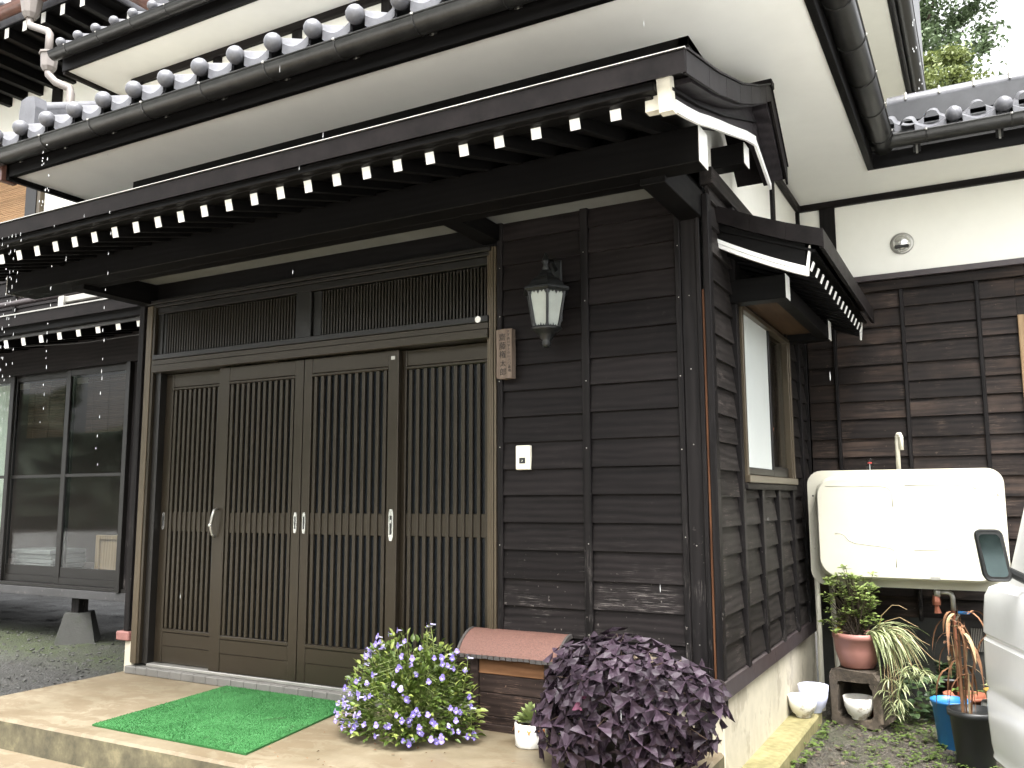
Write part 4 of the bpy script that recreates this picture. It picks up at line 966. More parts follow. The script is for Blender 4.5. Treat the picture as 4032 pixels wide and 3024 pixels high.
# quad bilinear
def mp(u, v, z=0.):
    a, b, c, d_ = [Vector((*q, 0)) for q in mq]
    p = (a * (1 - u) + b * u) * (1 - v) + (d_ * (1 - u) + c * u) * v; return (p.x, p.y, z)
mbm = MB(); n = 10
top = [[mp(i / n, j / n, .009 + .001 * math.sin(i * 2 + j)) for i in range(n + 1)] for j in range(n + 1)]
mbm.grid(top); ring = [mp(i / n, 0, .009) for i in range(n)] + [mp(1, i / n, .009) for i in range(n)] + [mp(1 - i / n, 1, .009) for i in range(n)] + [mp(0, 1 - i / n, .009) for i in range(n)]
rb = [(p[0], p[1], .0012) for p in ring]; k_ = len(ring)
mbm.add(ring + rb, [(i, k_ + i, k_ + (i + 1) % k_, (i + 1) % k_) for i in range(k_)]); mbm.build('backing', 'turf', mt)
tu = MB(); NU = 92
for j in range(NU):
    for i in range(NU):
        u, v = (i + .5 + rnd(-.2, .2)) / NU, (j + .5 + rnd(-.2, .2)) / NU
        x, y, _ = mp(u, v); r = .0055; h = rnd(.0125, .0145); a = rnd(0, 2); dx, dy = rnd(-.004, .004), rnd(-.004, .004)
        vs = [(x + r * math.cos(a + q * 2.094), y + r * math.sin(a + q * 2.094), .008) for q in range(3)] + [(x + dx, y + dy, h)]
        tu.add(vs, [(0, 1, 3), (1, 2, 3), (2, 0, 3)])
tu.build('turf_pile', 'turf', mt, kind='stuff')

# low wooden box with a curved red lid
bxr = thing('wooden_box', (-.94, -.09, 0), 'low dark wooden box with curved red shingle lid against the wall', 'box')
for z0, z1, mm in ((.004, .062, 'box_dark'), (.064, .165, 'box_dark'), (.167, .248, 'box_dark'), (.250, .318, 'box_orange')):
    bx('front_board', mm, bxr, -1.102, -.762, -.150 + (.003 if mm == 'box_dark' else 0), -.132, z0, z1, .003)
bx('post', 'box_dark', bxr, -1.146, -1.104, -.158, -.118, .0, .335, .003); bx('post', 'box_dark', bxr, -.760, -.722, -.158, -.118, .0, .335, .003)
for xx in (-1.140, -.744):
    bx('side_board', 'box_dark', bxr, xx, xx + .015, -.117, -.030, .004, .40, .002)
bx('skirt', 'box_dark', bxr, -1.10, -.764, -.158, -.1505, .0, .030, .002)
arc = [(-.175 + .150 * (t / (math.pi / 2)) ** 1.25, .338 + .098 * math.sin(t)) for t in [math.pi / 2 * k / 8 for k in range(9)]]
MB().prism(arc + [(y + .004, z - .010) for y, z in arc[::-1]], 'x', -1.200, -.690).build('lid', 'lid', bxr)
MB().prism([(y - .004, z + .003) for y, z in arc] + [(y + .006, z - .016) for y, z in arc[::-1]], 'x', -1.212, -1.200).build('lid_edge', 'lid_edge', bxr)
MB().prism([(y - .004, z + .003) for y, z in arc] + [(y + .006, z - .016) for y, z in arc[::-1]], 'x', -.690, -.678).build('lid_edge', 'lid_edge', bxr)
for k in range(16): bx('felt_tab', 'lid_edge', bxr, -1.19 + .031 * k, -1.19 + .031 * k + rnd(.024, .029), -.180, -.1745, .322 + rnd(-.002, .003), .337, 0)

# ------------------------------------------------------------------ leaf shapes
def leaf(l, w, fold=.25, curl=.25, n=4, tip=1.0, notch=0.):
    """pointed oval leaf along +Y, folded along its midrib"""
    V, F = [], []
    for i in range(n + 1):
        t = i / n; y = l * t; ww = w / 2 * math.sin(math.pi * min(1, t ** .85 * tip)) if 0 < i < n else (0.0 if not notch else 0)
        z = -curl * l * t * t
        V += [(-ww, y, z + fold * ww), (0, y, z), (ww, y, z + fold * ww)]
    for i in range(n):
        a = 3 * i; F += [(a, a + 1, a + 4, a + 3), (a + 1, a + 2, a + 5, a + 4)]
    return V, F
def ox_leaf_mesh(name, mat, l=.052):
    """three triangular leaflets hanging like butterfly wings from one point"""
    mb = MB()
    for k in range(3):
        az = k * 2.094 + rnd(-.25, .25); droop = rnd(.15, .60); L = l * rnd(.9, 1.12); W = L * rnd(1.0, 1.2); fo = rnd(.15, .45)
        V = [(0, 0, 0), (0, L * .45, -.01), (0, L * .90, -.004), (-W * .30, L * .60, fo * W * .3), (W * .30, L * .60, fo * W * .3), (-W * .50, L * 1.0, fo * W * .48), (W * .50, L * 1.0, fo * W * .48), (-W * .26, L * 1.0, fo * W * .22), (W * .26, L * 1.0, fo * W * .22)]
        F = [(0, 1, 3), (1, 2, 7, 3), (3, 7, 5), (0, 4, 1), (1, 4, 8, 2), (4, 6, 8)]
        M = Matrix.Rotation(az, 4, 'Z') @ Matrix.Rotation(-droop, 4, 'X')
        mb.add(V, F, 0, M)
    return mb.mesh(name, [mat])

# ------------------------------------------------------------------ purple shamrock
oxc = Vector((-.285, -.375, .235)); oxr = Vector((.355, .27, .265))
ox = thing('purple_shamrock', (-.29, -.365, 0), 'big mound of dark purple shamrock leaves at the house corner', 'plant')
MB().lathe([(.11, 0), (.15, .16), (.16, .17), (.155, .185), (.14, .18), (.13, .165), (0, .16)], c=(-.29, -.365, 0), n=20).build('pot', 'black_plastic', ox, smooth=True)
oxm = [ox_leaf_mesh('leaf', 'ox_leaf', l) for l in (.040, .046, .050, .053, .057, .061)] ; oxp = ox_leaf_mesh('leaf', 'ox_leaf_pink', .05); oxw = ox_leaf_mesh('leaf', 'ox_leaf_pale', .045)
stm = MB(); pts = []
tries = 0
while len(pts) < 290 and tries < 9000:
    tries += 1
    az = rnd(0, 2 * math.pi); el = math.asin(rnd(-.72, 1.0)); 
    dv = Vector((math.cos(az) * math.cos(el), math.sin(az) * math.cos(el), math.sin(el)))
    if dv.y > .45: continue
    rr_ = rnd(.80, 1.08) * (1 + .10 * math.sin(az * 3 + 2) * math.cos(el) + .07 * math.sin(el * 5 + az)); p = oxc + Vector((dv.x * oxr.x, dv.y * oxr.y, dv.z * oxr.z)) * rr_
    if p.z < .025 or p.y > -.05: continue
    if any((p - q).length < .033 for q in pts): continue
    pts.append(p)
    nrm = Vector((dv.x / oxr.x, dv.y / oxr.y, dv.z / oxr.z)).normalized()
    upn = (nrm * 1.0 + Vector((rnd(-.3, .3), rnd(-.3, .3) - .15, .40 + rnd(-.2, .25)))).normalized()
    me = random.choice(oxm)
    if len(pts) in (41,): me = oxp
    if len(pts) in (77, 160): me = oxw
    x_ = upn.orthogonal().normalized(); M = Matrix((x_, upn.cross(x_), upn)).transposed().to_4x4() @ Matrix.Rotation(rnd(0, 6.3), 4, 'Z')
    s_ = rnd(.85, 1.15)
    inst('leaf', me, ox, Matrix.Translation(p) @ M @ Matrix.Diagonal((s_, s_, s_, 1)))
    if rnd(0, 1) < .25:
        b0 = Vector((-.29 + rnd(-.1, .1), -.365 + rnd(-.08, .08), .17)); mid = b0.lerp(p, .55) + Vector((0, 0, .07))
        stm.tube([b0, mid, p], .0016, 4, caps=False)
stm.build('petioles', 'stem_purple', ox, kind='stuff')
inner = MB()
for k in range(420):
    dv = Vector((rnd(-1, 1), rnd(-1, .5), rnd(-.8, .9)))
    if dv.length > .9: continue
    p = oxc + Vector((dv.x * oxr.x, dv.y * oxr.y, dv.z * oxr.z)) * .9
    if p.z < .02: continue
    V, F = leaf(.05, .045, .3, .2, 3); inner.add(V, F, 0, Matrix.Translation(p) @ Euler((rnd(-1.4, .4), rnd(-.6, .6), rnd(0, 6.3))).to_matrix().to_4x4())
inner.build('inner_foliage', 'ox_leaf', ox, kind='stuff')

# ------------------------------------------------------------------ wishbone flower (violet blooms)
tc = Vector((-1.30, -.40, .03))
to = thing('flowering_plant', (-1.30, -.40, 0), 'bushy green plant with small violet trumpet flowers beside the turf mat', 'plant')
def flower_mesh(pale=False):
    mb = MB(); tub = MB()
    n = 6; rings = [(.0025, -.024), (.0035, -.012), (.0055, 0)]
    mb.lathe([(r, z) for r, z in rings], n=n, mi=1)
    mb.lathe([(.0, -.001), (.0052, .0004)], n=n, mi=2)
    for a, w_, l_, mi in ((90, .013, .014, 1 if pale else 0), (200, .011, .0125, 0), (340, .011, .0125, 0), (270, .0125, .0135, 0), (270, .006, .008, 1)):
        t = R(a); c, s_ = math.cos(t), math.sin(t); pts_ = [(.002, -w_ * .35), (l_ * .6, -w_ * .62), (l_, -w_ * .30), (l_ * 1.05, w_ * .1), (l_ * .9, w_ * .45), (l_ * .5, w_ * .62), (.002, w_ * .35)]
        zz_ = .0012 if mi == 1 and a == 270 else 0.
        mb.add([(u * c - v * s_, u * s_ + v * c, zz_ + .0008 + .12 * u + rnd(-.001, .001)) for u, v in pts_], [tuple(range(7))], mi)
    return mb.mesh('flower', ['petal', 'petal_pale', 'petal_dark'])
fms = [flower_mesh(False), flower_mesh(False), flower_mesh(False), flower_mesh(True)]
tl = [MB().add(*leaf(l, w, .3, .3, 4)).mesh('leaf', ['leaf']) for l, w in ((.030, .016), (.036, .02), (.026, .015))]
tll = [MB().add(*leaf(l, w, .3, .2, 4)).mesh('leaf', ['leaf_light']) for l, w in ((.022, .011), (.026, .012))]
sts = MB(); tuft = MB(); tuftl = MB()
def dome(az, el, f):
    """irregular mound: wide skirt at the left, tall on the right"""
    rx = .34 + .05 * math.sin(az * 3 + 1) - (.06 if math.cos(az) > .5 else 0); ry = .235; rz = .365 + .05 * math.sin(az * 2.3)
    return Vector((tc.x + .01 + rx * math.cos(az) * math.cos(el) * f - .03 * math.cos(el) , tc.y + ry * math.sin(az) * math.cos(el) * f, max(.012, tc.z + rz * math.sin(el) ** .95 * f if math.sin(el) > 0 else tc.z)))
nl = 0
for k in range(3600):
    az, el, f = rnd(0, 6.283), math.asin(rnd(0, 1) ** 1.1), rnd(.62, 1.06)
    p = dome(az, el, f)
    out = Vector((math.cos(az) * math.cos(el), math.sin(az) * math.cos(el), math.sin(el)))
    dirv = (out + Vector((rnd(-.7, .7), rnd(-.7, .7), rnd(-.3, .8)))).normalized()
    M = rotM(p, dirv, (rnd(-.3, .3), rnd(-.3, .3), 1), rnd(.75, 1.3), rnd(-.6, .6))
    light = f > .98 and rnd(0, 1) < .65
    if nl < 285 and f > .92 and out.y < .25:
        inst('leaf', random.choice(tll if light else tl), to, M); nl += 1
    else:
        V, F = leaf(rnd(.024, .036), rnd(.012, .019), .3, .3, 3); (tuftl if light else tuft).add(V, F, 0, M)
    if k % 9 == 0: sts.tube([(tc.x + rnd(-.06, .06), tc.y + rnd(-.05, .05), .02), tuple((p + Vector((tc.x, tc.y, p.z))) / 2 + Vector((0, 0, .02))), tuple(p)], .0014, 4, caps=False)
tuft.build('foliage', 'leaf', to, kind='stuff'); tuftl.build('young_foliage', 'leaf_light', to, kind='stuff')
fl = 0
for k in range(400):
    if fl >= 128: break
    low = rnd(0, 1) < .58
    az = rnd(math.pi * .93, math.pi * 2.07); el = rnd(.0, .32) if low else math.asin(rnd(.30, 1.0))
    p = dome(az, el, rnd(1.0, 1.14))
    out = Vector((math.cos(az) * math.cos(el) * .7 + rnd(-.35, .5), -abs(math.sin(az)) * .7 - .35 + rnd(-.3, .3), .18 + rnd(-.25, .3))).normalized()
    inst('flower', random.choice(fms), to, rotM(p, Vector((0, 0, 1)), -out, rnd(.85, 1.2)) @ Matrix.Rotation(R(0), 4, 'X') if False else Matrix.Translation(p) @ out.to_track_quat('Z', 'Y').to_matrix().to_4x4() @ Matrix.Rotation(rnd(-.4, .4), 4, 'Z') @ Matrix.Diagonal((rnd(.8, 1.08),) * 3 + (1,)))
    fl += 1
for (x, z, h) in ((-1.235, .36, .13), (-1.19, .37, .13), (-1.50, .21, .09), (-1.60, .13, .09), (-1.42, .30, .07), (-1.02, .28, .09), (-.98, .10, .06)):      # taller shoots
    b0 = Vector((x + rnd(-.02, .02), -.40, z - .06)); t0 = Vector((x + (-.06 if x < -1.4 else rnd(-.03, .03)), -.42, z + h))
    sts.tube([b0, b0.lerp(t0, .5) + Vector((.006, 0, 0)), t0], .0017, 4, caps=False)
    for q in range(5):
        pq = b0.lerp(t0, .3 + .16 * q)
        for sg in (-1, 1): inst('leaf', random.choice(tll), to, rotM(pq, (sg, rnd(-.4, .4), .6), (0, 0, 1), rnd(.7, 1.0)))
    o_ = Vector((-.8, -.5, .1)).normalized(); inst('flower', fms[0], to, Matrix.Translation(t0) @ o_.to_track_quat('Z', 'Y').to_matrix().to_4x4())
sts.build('stems', 'stem', to, kind='stuff')
# fallen bits on the slab
deb = MB()
for k in range(26):
    x, y = rnd(-1.75, -.55), rnd(-.95, -.52); V, F = leaf(rnd(.008, .02), rnd(.005, .010), .4, .2, 3)
    deb.add(V, F, 0, Matrix.Translation((x, y, .006)) @ Euler((rnd(-.3, .3), rnd(-.3, .3), rnd(0, 6.3))).to_matrix().to_4x4())
db = deb.build('fallen_leaf_litter', 'dry'); db['kind'] = 'stuff'; db['label'] = 'tiny brown fallen bits scattered on the porch slab'

# ------------------------------------------------------------------ succulent in a white pot
su = thing('potted_succulent', (-.762, -.285, 0), 'green rosette succulent in a small rough white pot', 'potted plant')
MB().lathe([(.060, 0), (.066, .006), (.068, .05), (.069, .095), (.066, .100), (.061, .098), (.058, .085), (0, .083)], c=(-.762, -.285, 0), n=22).build('pot', 'white_pot', su, smooth=True)
MB().lathe([(.058, 0), (0, .004)], c=(-.762, -.285, .084), n=14).build('soil', 'soil', su)
sl = MB().add(*leaf(.042, .024, .35, -.1, 4, .92)).mesh('leaf', ['succ']); slr = MB().add(*leaf(.045, .026, .3, .6, 4, .92)).mesh('leaf', ['succ_red'])
for ring_, (n, el, h, s_) in enumerate(((10, .12, .100, 1.5), (9, .4, .108, 1.4), (8, .7, .120, 1.2), (7, 1.0, .134, 1.0), (5, 1.3, .150, .75))):
    for k in range(n):
        a = 6.283 * k / n + ring_ * .4 + rnd(-.12, .12); d_ = (math.cos(a) * math.cos(el), math.sin(a) * math.cos(el), math.sin(el))
        inst('leaf', sl, su, rotM((-.762 + d_[0] * .014, -.285 + d_[1] * .014, h), d_, (0, 0, 1), s_ * rnd(.9, 1.1)))
for a in (-2.9, -1.9, -1.2, -.5, -.2): inst('leaf', slr, su, rotM((-.762 + .045 * math.cos(a), -.285 + .045 * math.sin(a), .098), (math.cos(a), math.sin(a), -.35), (0, 0, 1), rnd(.8, 1.1)))
# small tuft of pale weed beside the pot
wd = MB()
for k in range(16):
    a = rnd(0, 6.28); L = rnd(.04, .07); wd.tube([(-.652, -.29, .0), (-.652 + .4 * L * math.cos(a), -.29 + .4 * L * math.sin(a), L * .7), (-.652 + L * math.cos(a), -.29 + L * math.sin(a), L * .75)], .0013, 4)
tag(wd.build('grass_tuft', 'stem'), 'thin pale grass tuft between white pot and purple plant', 'weed')

# ================================================================== RIGHT SIDE: TANK, POTS, VAN
tk = thing('oil_tank', (.6, 1.9, -.2), 'ivory pressed-steel heating oil tank on pipe legs by the back wall', 'oil tank')
def rrect(x0, x1, z0, z1, r, n=6):
    P = []
    for cx_, cz_, a0 in ((x1 - r, z1 - r, 0), (x0 + r, z1 - r, 90), (x0 + r, z0 + r, 180), (x1 - r, z0 + r, 270)):
        for k in range(n + 1):
            t = R(a0 + 90 * k / n); P.append((cx_ + r * math.cos(t), cz_ + r * math.sin(t)))
    return P
def loft(name, mat, parent, secs, cap0=True, cap1=True, axis='y'):
    n = len(secs[0][1]); mb = MB(); vs = []
    for t, P in secs:
        for p in P: vs.append((p[0], t, p[1]))
    fs = [(i * n + k, i * n + (k + 1) % n, (i + 1) * n + (k + 1) % n, (i + 1) * n + k) for i in range(len(secs) - 1) for k in range(n)]
    if cap0: fs.append(tuple(range(n)))
    if cap1: fs.append(tuple(range((len(secs) - 1) * n, len(secs) * n))[::-1])
    mb.add(vs, fs); o = mb.build(name, mat, parent); smooth_by_angle(o, 50); return o
fx0, fx1, fz0, fz1 = .067, 1.118, .535, 1.215
loft('shell', 'ivory', tk, [(1.712, rrect(fx0 + .085, fx1 - .065, fz0 + .075, fz1 - .065, .10)), (1.704, rrect(fx0 + .075, fx1 - .055, fz0 + .065, fz1 - .055, .10)), (1.718, rrect(fx0 + .062, fx1 - .042, fz0 + .05, fz1 - .042, .10)), (1.80, rrect(fx0 + .056, fx1 - .036, fz0 + .044, fz1 - .036, .10)), (1.812, rrect(fx0 + .056, fx1 - .036, fz0 + .044, fz1 - .036, .10))][1:], True, False)
loft('flange', 'ivory', tk, [(1.812, rrect(fx0, fx1, fz0, fz1, .085)), (1.822, rrect(fx0, fx1, fz0, fz1, .085))])
loft('back_shell', 'ivory', tk, [(1.822, rrect(fx0 + .056, fx1 - .036, fz0 + .044, fz1 - .036, .10)), (2.02, rrect(fx0 + .056, fx1 - .036, fz0 + .044, fz1 - .036, .10)), (2.05, rrect(fx0 + .08, fx1 - .06, fz0 + .07, fz1 - .06, .10))])
# pressed ribs on the face
def rib(pts_, r=.0035): MB().tube([(x, 1.7055, z) for x, z in pts_], r, 6).build('pressed_rib', 'ivory', tk, smooth=True)
rib([(.19, 1.12), (.30, 1.122), (.50, 1.118), (.535, 1.108), (.55, 1.085), (.553, 1.0)]); rib([(.62, 1.122), (.80, 1.124), (.95, 1.12), (.98, 1.10)])
rib([(.23, .842), (.26, .845), (.285, .835), (.305, .805), (.34, .79), (.45, .778), (.53, .768), (.552, .75), (.556, .71), (.553, .66)]); rib([(.65, .755), (.80, .765), (.90, .79), (.935, .83), (.98, .84)])
for x, z in ((.098, 1.064), (1.082, 1.064)): MB().lathe([(0, 0), (.006, 0), (.006, .002), (0, .002)], n=10, M=Matrix.Translation((x, 1.8115, z)) @ Matrix.Rotation(R(90), 4, 'X')).build('bolt_hole', 'black_paint', tk)
# gauge, breather pipe, filler cap
gb_ = MB().lathe([(.036, 0), (.036, .012), (.024, .016), (.022, .02)], c=(.428, 1.86, 1.175), n=16).build('gauge_base', 'black_plastic', tk)
MB().lathe([(.021, 0), (.019, .075), (.017, .088), (0, .09)], c=(.425, 1.86, 1.197), n=14).build('gauge_dome', 'glass', gb_, smooth=True)
MB().lathe([(0, 0), (.012, .003), (.012, .009), (0, .012)], c=(.425, 1.86, 1.252), n=10).build('gauge_float', 'red', gb_)
MB().tube([(.425, 1.86, 1.195), (.425, 1.86, 1.25)], .002, 5).build('gauge_stem', 'white_paint', gb_)
MB().tube([(.583, 1.86, 1.17), (.583, 1.86, 1.385), (.585, 1.855, 1.41), (.592, 1.845, 1.424), (.600, 1.84, 1.424), (.607, 1.84, 1.405), (.607, 1.84, 1.33)], .0125, 10).build('breather_pipe', 'ivory', tk, smooth=True)
MB().lathe([(.038, 0), (.040, .02), (.030, .03), (0, .032)], c=(.77, 1.88, 1.175), n=16).build('filler_cap', 'ivory', tk, smooth=True)
MB().box(1.055, 1.068, 1.795, 1.80, .80, .96).build('gauge_tube', 'yellow_pot', tk)
bx('name_tag', 'steel_dull', tk, .725, .775, 1.694, 1.70, .596, .615, .001)
for x, y in ((.094, 1.83), (1.09, 1.83)): MB().tube([(x, y, .98), (x, y, -.20)], .0155, 10).build('leg', 'ivory', tk)
for x, y in ((.155, 2.08), (1.05, 2.08)): MB().tube([(x - .02, y, .62), (x, y, -.20)], .0155, 10).build('leg', 'ivory', tk)
for x, y, in ((.155, 2.08), (1.05, 2.08)): MB().lathe([(.05, 0), (.05, .01), (.02, .02)], c=(x, y, -.20), n=12).build('foot', 'ivory', tk)
for z in (.92, .75): MB().lathe([(0, 0), (.008, .001), (.006, .006), (0, .007)], n=8, M=Matrix.Translation((.094, 1.8145, z)) @ Matrix.Rotation(R(90), 4, 'X')).build('bolt', 'ivory', tk)
# outlet valve and pipe
va = thing('oil_outlet_pipe', (.78, 1.88, -.2), 'grey elbow pipe and valve with blue lever under the tank', 'valve')
MB().lathe([(0, 0), (.026, .005), (.03, .02), (.026, .035), (0, .04)], n=12, M=Matrix.Translation((.725, 1.85, .515)) @ Matrix.Rotation(R(90), 4, 'Y')).build('valve_body', 'steel_dull', va, smooth=True)
MB().tube([(.74, 1.85, .515), (.80, 1.85, .518), (.817, 1.85, .508), (.822, 1.85, .49), (.822, 1.85, .42)], .014, 10).build('elbow_pipe', 'steel_dull', va, smooth=True)
MB().tube([(.822, 1.85, .42), (.823, 1.85, -.20)], .010, 8).build('down_pipe', 'copper', va)
MB().lathe([(.022, 0), (.024, .02), (.018, .05), (.02, .055)], c=(.738, 1.85, .445), n=10).build('filter_cup', 'copper', va)
MB().tube([(.738, 1.85, .45), (.742, 1.85, .40)], [.008, .02], 7).build('cloth_wrap', 'terracotta', va)
MB().box(.842, .905, 1.83, 1.845, .402, .418, 0, .006).build('lever', 'blue_plastic', va)
MB().tube([(.823, 1.85, .36), (.85, 1.84, .40)], .006, 6).build('lever_neck', 'steel_dull', va)

# bowls on the ledge
def bowl(name, c, r, h, mat, label, inner=None, cat='bowl'):
    t = thing(name, c, label, cat)
    MB().lathe([(r * .45, 0), (r * .50, h * .04), (r * .48, h * .10), (r * .72, h * .22), (r * .92, h * .55), (r, h), (r * .96, h), (r * .88, h * .58), (r * .66, h * .28), (0, h * .22)], c=c, n=24).build('bowl_shell', mat, t, smooth=True)
    if inner: MB().lathe([(r * .84, 0), (0, .004)], c=(c[0], c[1], c[2] + h * .62), n=18).build('soil', inner, t)
    return t
bowl('ceramic_bowl', (.078, 1.30, -.124), .078, .112, 'bowl', 'stained white bowl standing at the end of the concrete ledge')
bowl('plastic_basin', (.112, 1.44, -.124), .082, .145, 'lavender', 'pale lavender basin behind the stained bowl on the ledge', cat='basin')

# hollow stone block with a potted bowl inside
sb = thing('hollow_stone_block', (.34, 1.62, -.2), 'rough brown hollow stone block carrying the pink planter', 'stone block')
ang = R(-12)
Ms = Matrix.Translation((.345, 1.62, -.2)) @ Matrix.Rotation(ang, 4, 'Z')
def stone_ring():
    mb = MB(); W, Hh, t = .142, .305, .048; n = 5
    out = rrect(-W, W, 0, Hh, .045, 5); inn = rrect(-W + t, W - t, t * .95, Hh - t * 1.2, .035, 5)
    def jit(P, a):
        a *= 1.7
        return [(x + rnd(-a, a), z + rnd(-a, a)) for x, z in P]
    secs = [(-.125, jit(inn, .004)), (-.130, jit([(x * .93, .01 + z * .96) for x, z in out], .004)), (-.118, jit(out, .004)), (-.04, jit(out, .006)), (.05, jit(out, .006)), (.125, jit(out, .005)), (.13, jit(inn, .004)), (-.125, None)]
    secs[-1] = (-.125, secs[0][1]); vs = []; m_ = len(out)
    for y, P in secs:
        for p in P: vs.append((p[0], y, max(0, p[1])))
    fs = [(i * m_ + k, i * m_ + (k + 1) % m_, (i + 1) * m_ + (k + 1) % m_, (i + 1) * m_ + k) for i in range(len(secs) - 1) for k in range(m_)]
    return mb.add(vs, fs, 0, Ms)
o = stone_ring().build('stone_ring', 'stone', sb)
MB().box(-.11, .11, .105, .125, .04, .26, 0, 0, Ms).build('stone_back', 'stone', sb)
pb = bowl('planted_bowl', (.335, 1.53, -.155), .082, .118, 'bowl', 'white bowl of soil inside the hollow stone block', 'soil')
for k in range(4):
    V, F = leaf(.03, .014, .3, .3, 3); MB().add(V, F, 0, rotM((.34, 1.53, -.085), (math.cos(k * 1.6), math.sin(k * 1.6), .7), (0, 0, 1))).build('leaf', 'ivy', pb)
MB().lathe([(.03, 0), (.045, .06)], c=(.405, 1.62, -.152), n=12).build('terracotta_cup', 'terracotta', sb)

# pink planter with shrub and trailing striped leaves
pc = (.330, 1.62, .108)
pp = thing('pink_planter', pc, 'pink plastic planter with leafy shrub and trailing striped ribbon leaves', 'potted plant')
MB().lathe([(.085, 0), (.092, .008), (.118, .09), (.124, .155), (.130, .158), (.131, .188), (.124, .190), (.120, .17), (0, .165)], c=pc, n=26).build('pot', 'pink_pot', pp, smooth=True); ppot = bpy.context.scene.objects[-1] if False else [c for c in pp.children if c.name.startswith('pot')][0]
MB().lathe([(.121, 0), (0, .008)], c=(pc[0], pc[1], pc[2] + .168), n=18).build('soil', 'soil', ppot)
az_m = [MB().add(*leaf(l, w, .25, .15, 4, .95)).mesh('leaf', ['azalea']) for l, w in ((.030, .015), (.036, .018), (.026, .014))]
az_y = MB().add(*leaf(.03, .016, .25, .2, 4, .95)).mesh('leaf', ['azalea_yel'])
br = MB(); azn = 0; aex = MB()
top0 = Vector((pc[0] + .0, pc[1], pc[2] + .17))
tips = []
for k in range(110):
    a = rnd(0, 6.283); rr_ = rnd(.03, .19); hh = rnd(.08, .42) - rr_ * .45
    tip = top0 + Vector((math.cos(a) * rr_ * 1.0 - .015, math.sin(a) * rr_ * .7, hh)); tips.append(tip)
    br.tube([tuple(top0 + Vector((rnd(-.03, .03), rnd(-.03, .03), 0))), tuple(top0.lerp(tip, .55) + Vector((rnd(-.02, .02), 0, .01))), tuple(tip)], [.004, .0028, .0015], 5, caps=False)
for ti, tip in enumerate(tips):
    for q in range(9):
        a = q * .78 + rnd(0, .5); p = tip - Vector((0, 0, .008 * (q // 3) + rnd(0, .01))) + Vector((rnd(-.012, .012), rnd(-.012, .012), 0)); d_ = (math.cos(a), math.sin(a), rnd(.1, .9))
        M = rotM(p, d_, (0, 0, 1), rnd(.8, 1.2), rnd(-.4, .4)); yel = (tip.x < pc[0] - .06 and tip.z < pc[2] + .28 and ti % 3 == 0)
        if azn < 290: inst('leaf', az_y if yel else random.choice(az_m), pp, M); azn += 1
        else: V, F = leaf(.032, .016, .25, .15, 3, .95); aex.add(V, F, 0, M)
br.build('branches', 'bark', pp, kind='stuff'); aex.build('foliage', 'azalea', pp, kind='stuff')
def ribbon(p0, d0, L, w, droop, n=7, tw=0.):
    p = Vector(p0); d = Vector(d0).normalized(); V, F = [], []
    side = d.cross(Vector((0, 0, 1)));
    side = side.normalized() if side.length > 1e-3 else Vector((1, 0, 0))
    for i in range(n + 1):
        t = i / n; ww = w / 2 * (math.sin(math.pi * min(1, .18 + t * .82)) ** .7 if i < n else .02)
        V += [tuple(p - side * ww + Vector((0, 0, ww * .4))), tuple(p), tuple(p + side * ww + Vector((0, 0, ww * .4)))]
        d = (d + Vector((0, 0, -droop / n))).normalized(); p = p + d * (L / n)
    for i in range(n): F += [(3 * i, 3 * i + 1, 3 * i + 4, 3 * i + 3), (3 * i + 1, 3 * i + 2, 3 * i + 5, 3 * i + 4)]
    return V, F
sp0 = Vector((pc[0] + .115, pc[1] - .03, pc[2] + .185))
for k in range(200):
    a = rnd(-1.25, .9); V, F = ribbon(sp0 + Vector((rnd(-.06, .04), rnd(-.05, .05), rnd(-.01, .01))), (math.cos(a) * rnd(.5, 1.1), math.sin(a) * .7, rnd(.15, 1.2)), rnd(.13, .34), rnd(.008, .014), rnd(1.8, 3.6))
    MB().add(V, F).build('ribbon_leaf', 'spider', pp)
# plantlets on runners trailing to the right and down
run = MB()
for ex in ((.66, 1.50, .135), (.62, 1.46, .16), (.60, 1.50, .10), (.57, 1.48, .07), (.52, 1.48, -.01), (.54, 1.47, -.06), (.50, 1.47, -.04), (.68, 1.52, .12), (.64, 1.5, .10), (.56, 1.46, .04), (.50, 1.47, .08), (.48, 1.46, .02), (.55, 1.46, -.02), (.52, 1.46, -.10), (.58, 1.47, .13)):
    e = Vector(ex); run.tube([tuple(sp0), tuple(sp0.lerp(e, .5) + Vector((.02, -.02, .10))), tuple(e)], .0018, 4, caps=False)
    for q in range(13):
        a = rnd(0, 6.28); V, F = ribbon(e, (math.cos(a), math.sin(a) * .7, rnd(-.1, .8)), rnd(.05, .11), rnd(.005, .009), rnd(1.2, 2.6), 5); MB().add(V, F).build('plantlet_leaf', 'spider', pp)
for k in range(4):
    e = Vector((pc[0] + .24 + .05 * k, pc[1] - .1, pc[2] + .36 - .09 * k)); run.tube([tuple(sp0), tuple(sp0.lerp(e, .35) + Vector((-.015, 0, .05))), tuple(sp0.lerp(e, .7) + Vector((0, 0, .05))), tuple(e), tuple(e + Vector((.04, 0, -.02)))], [.003, .0026, .0022, .0018, .001], 5, caps=False)
run.build('runners', 'dry_pale', pp, kind='stuff')

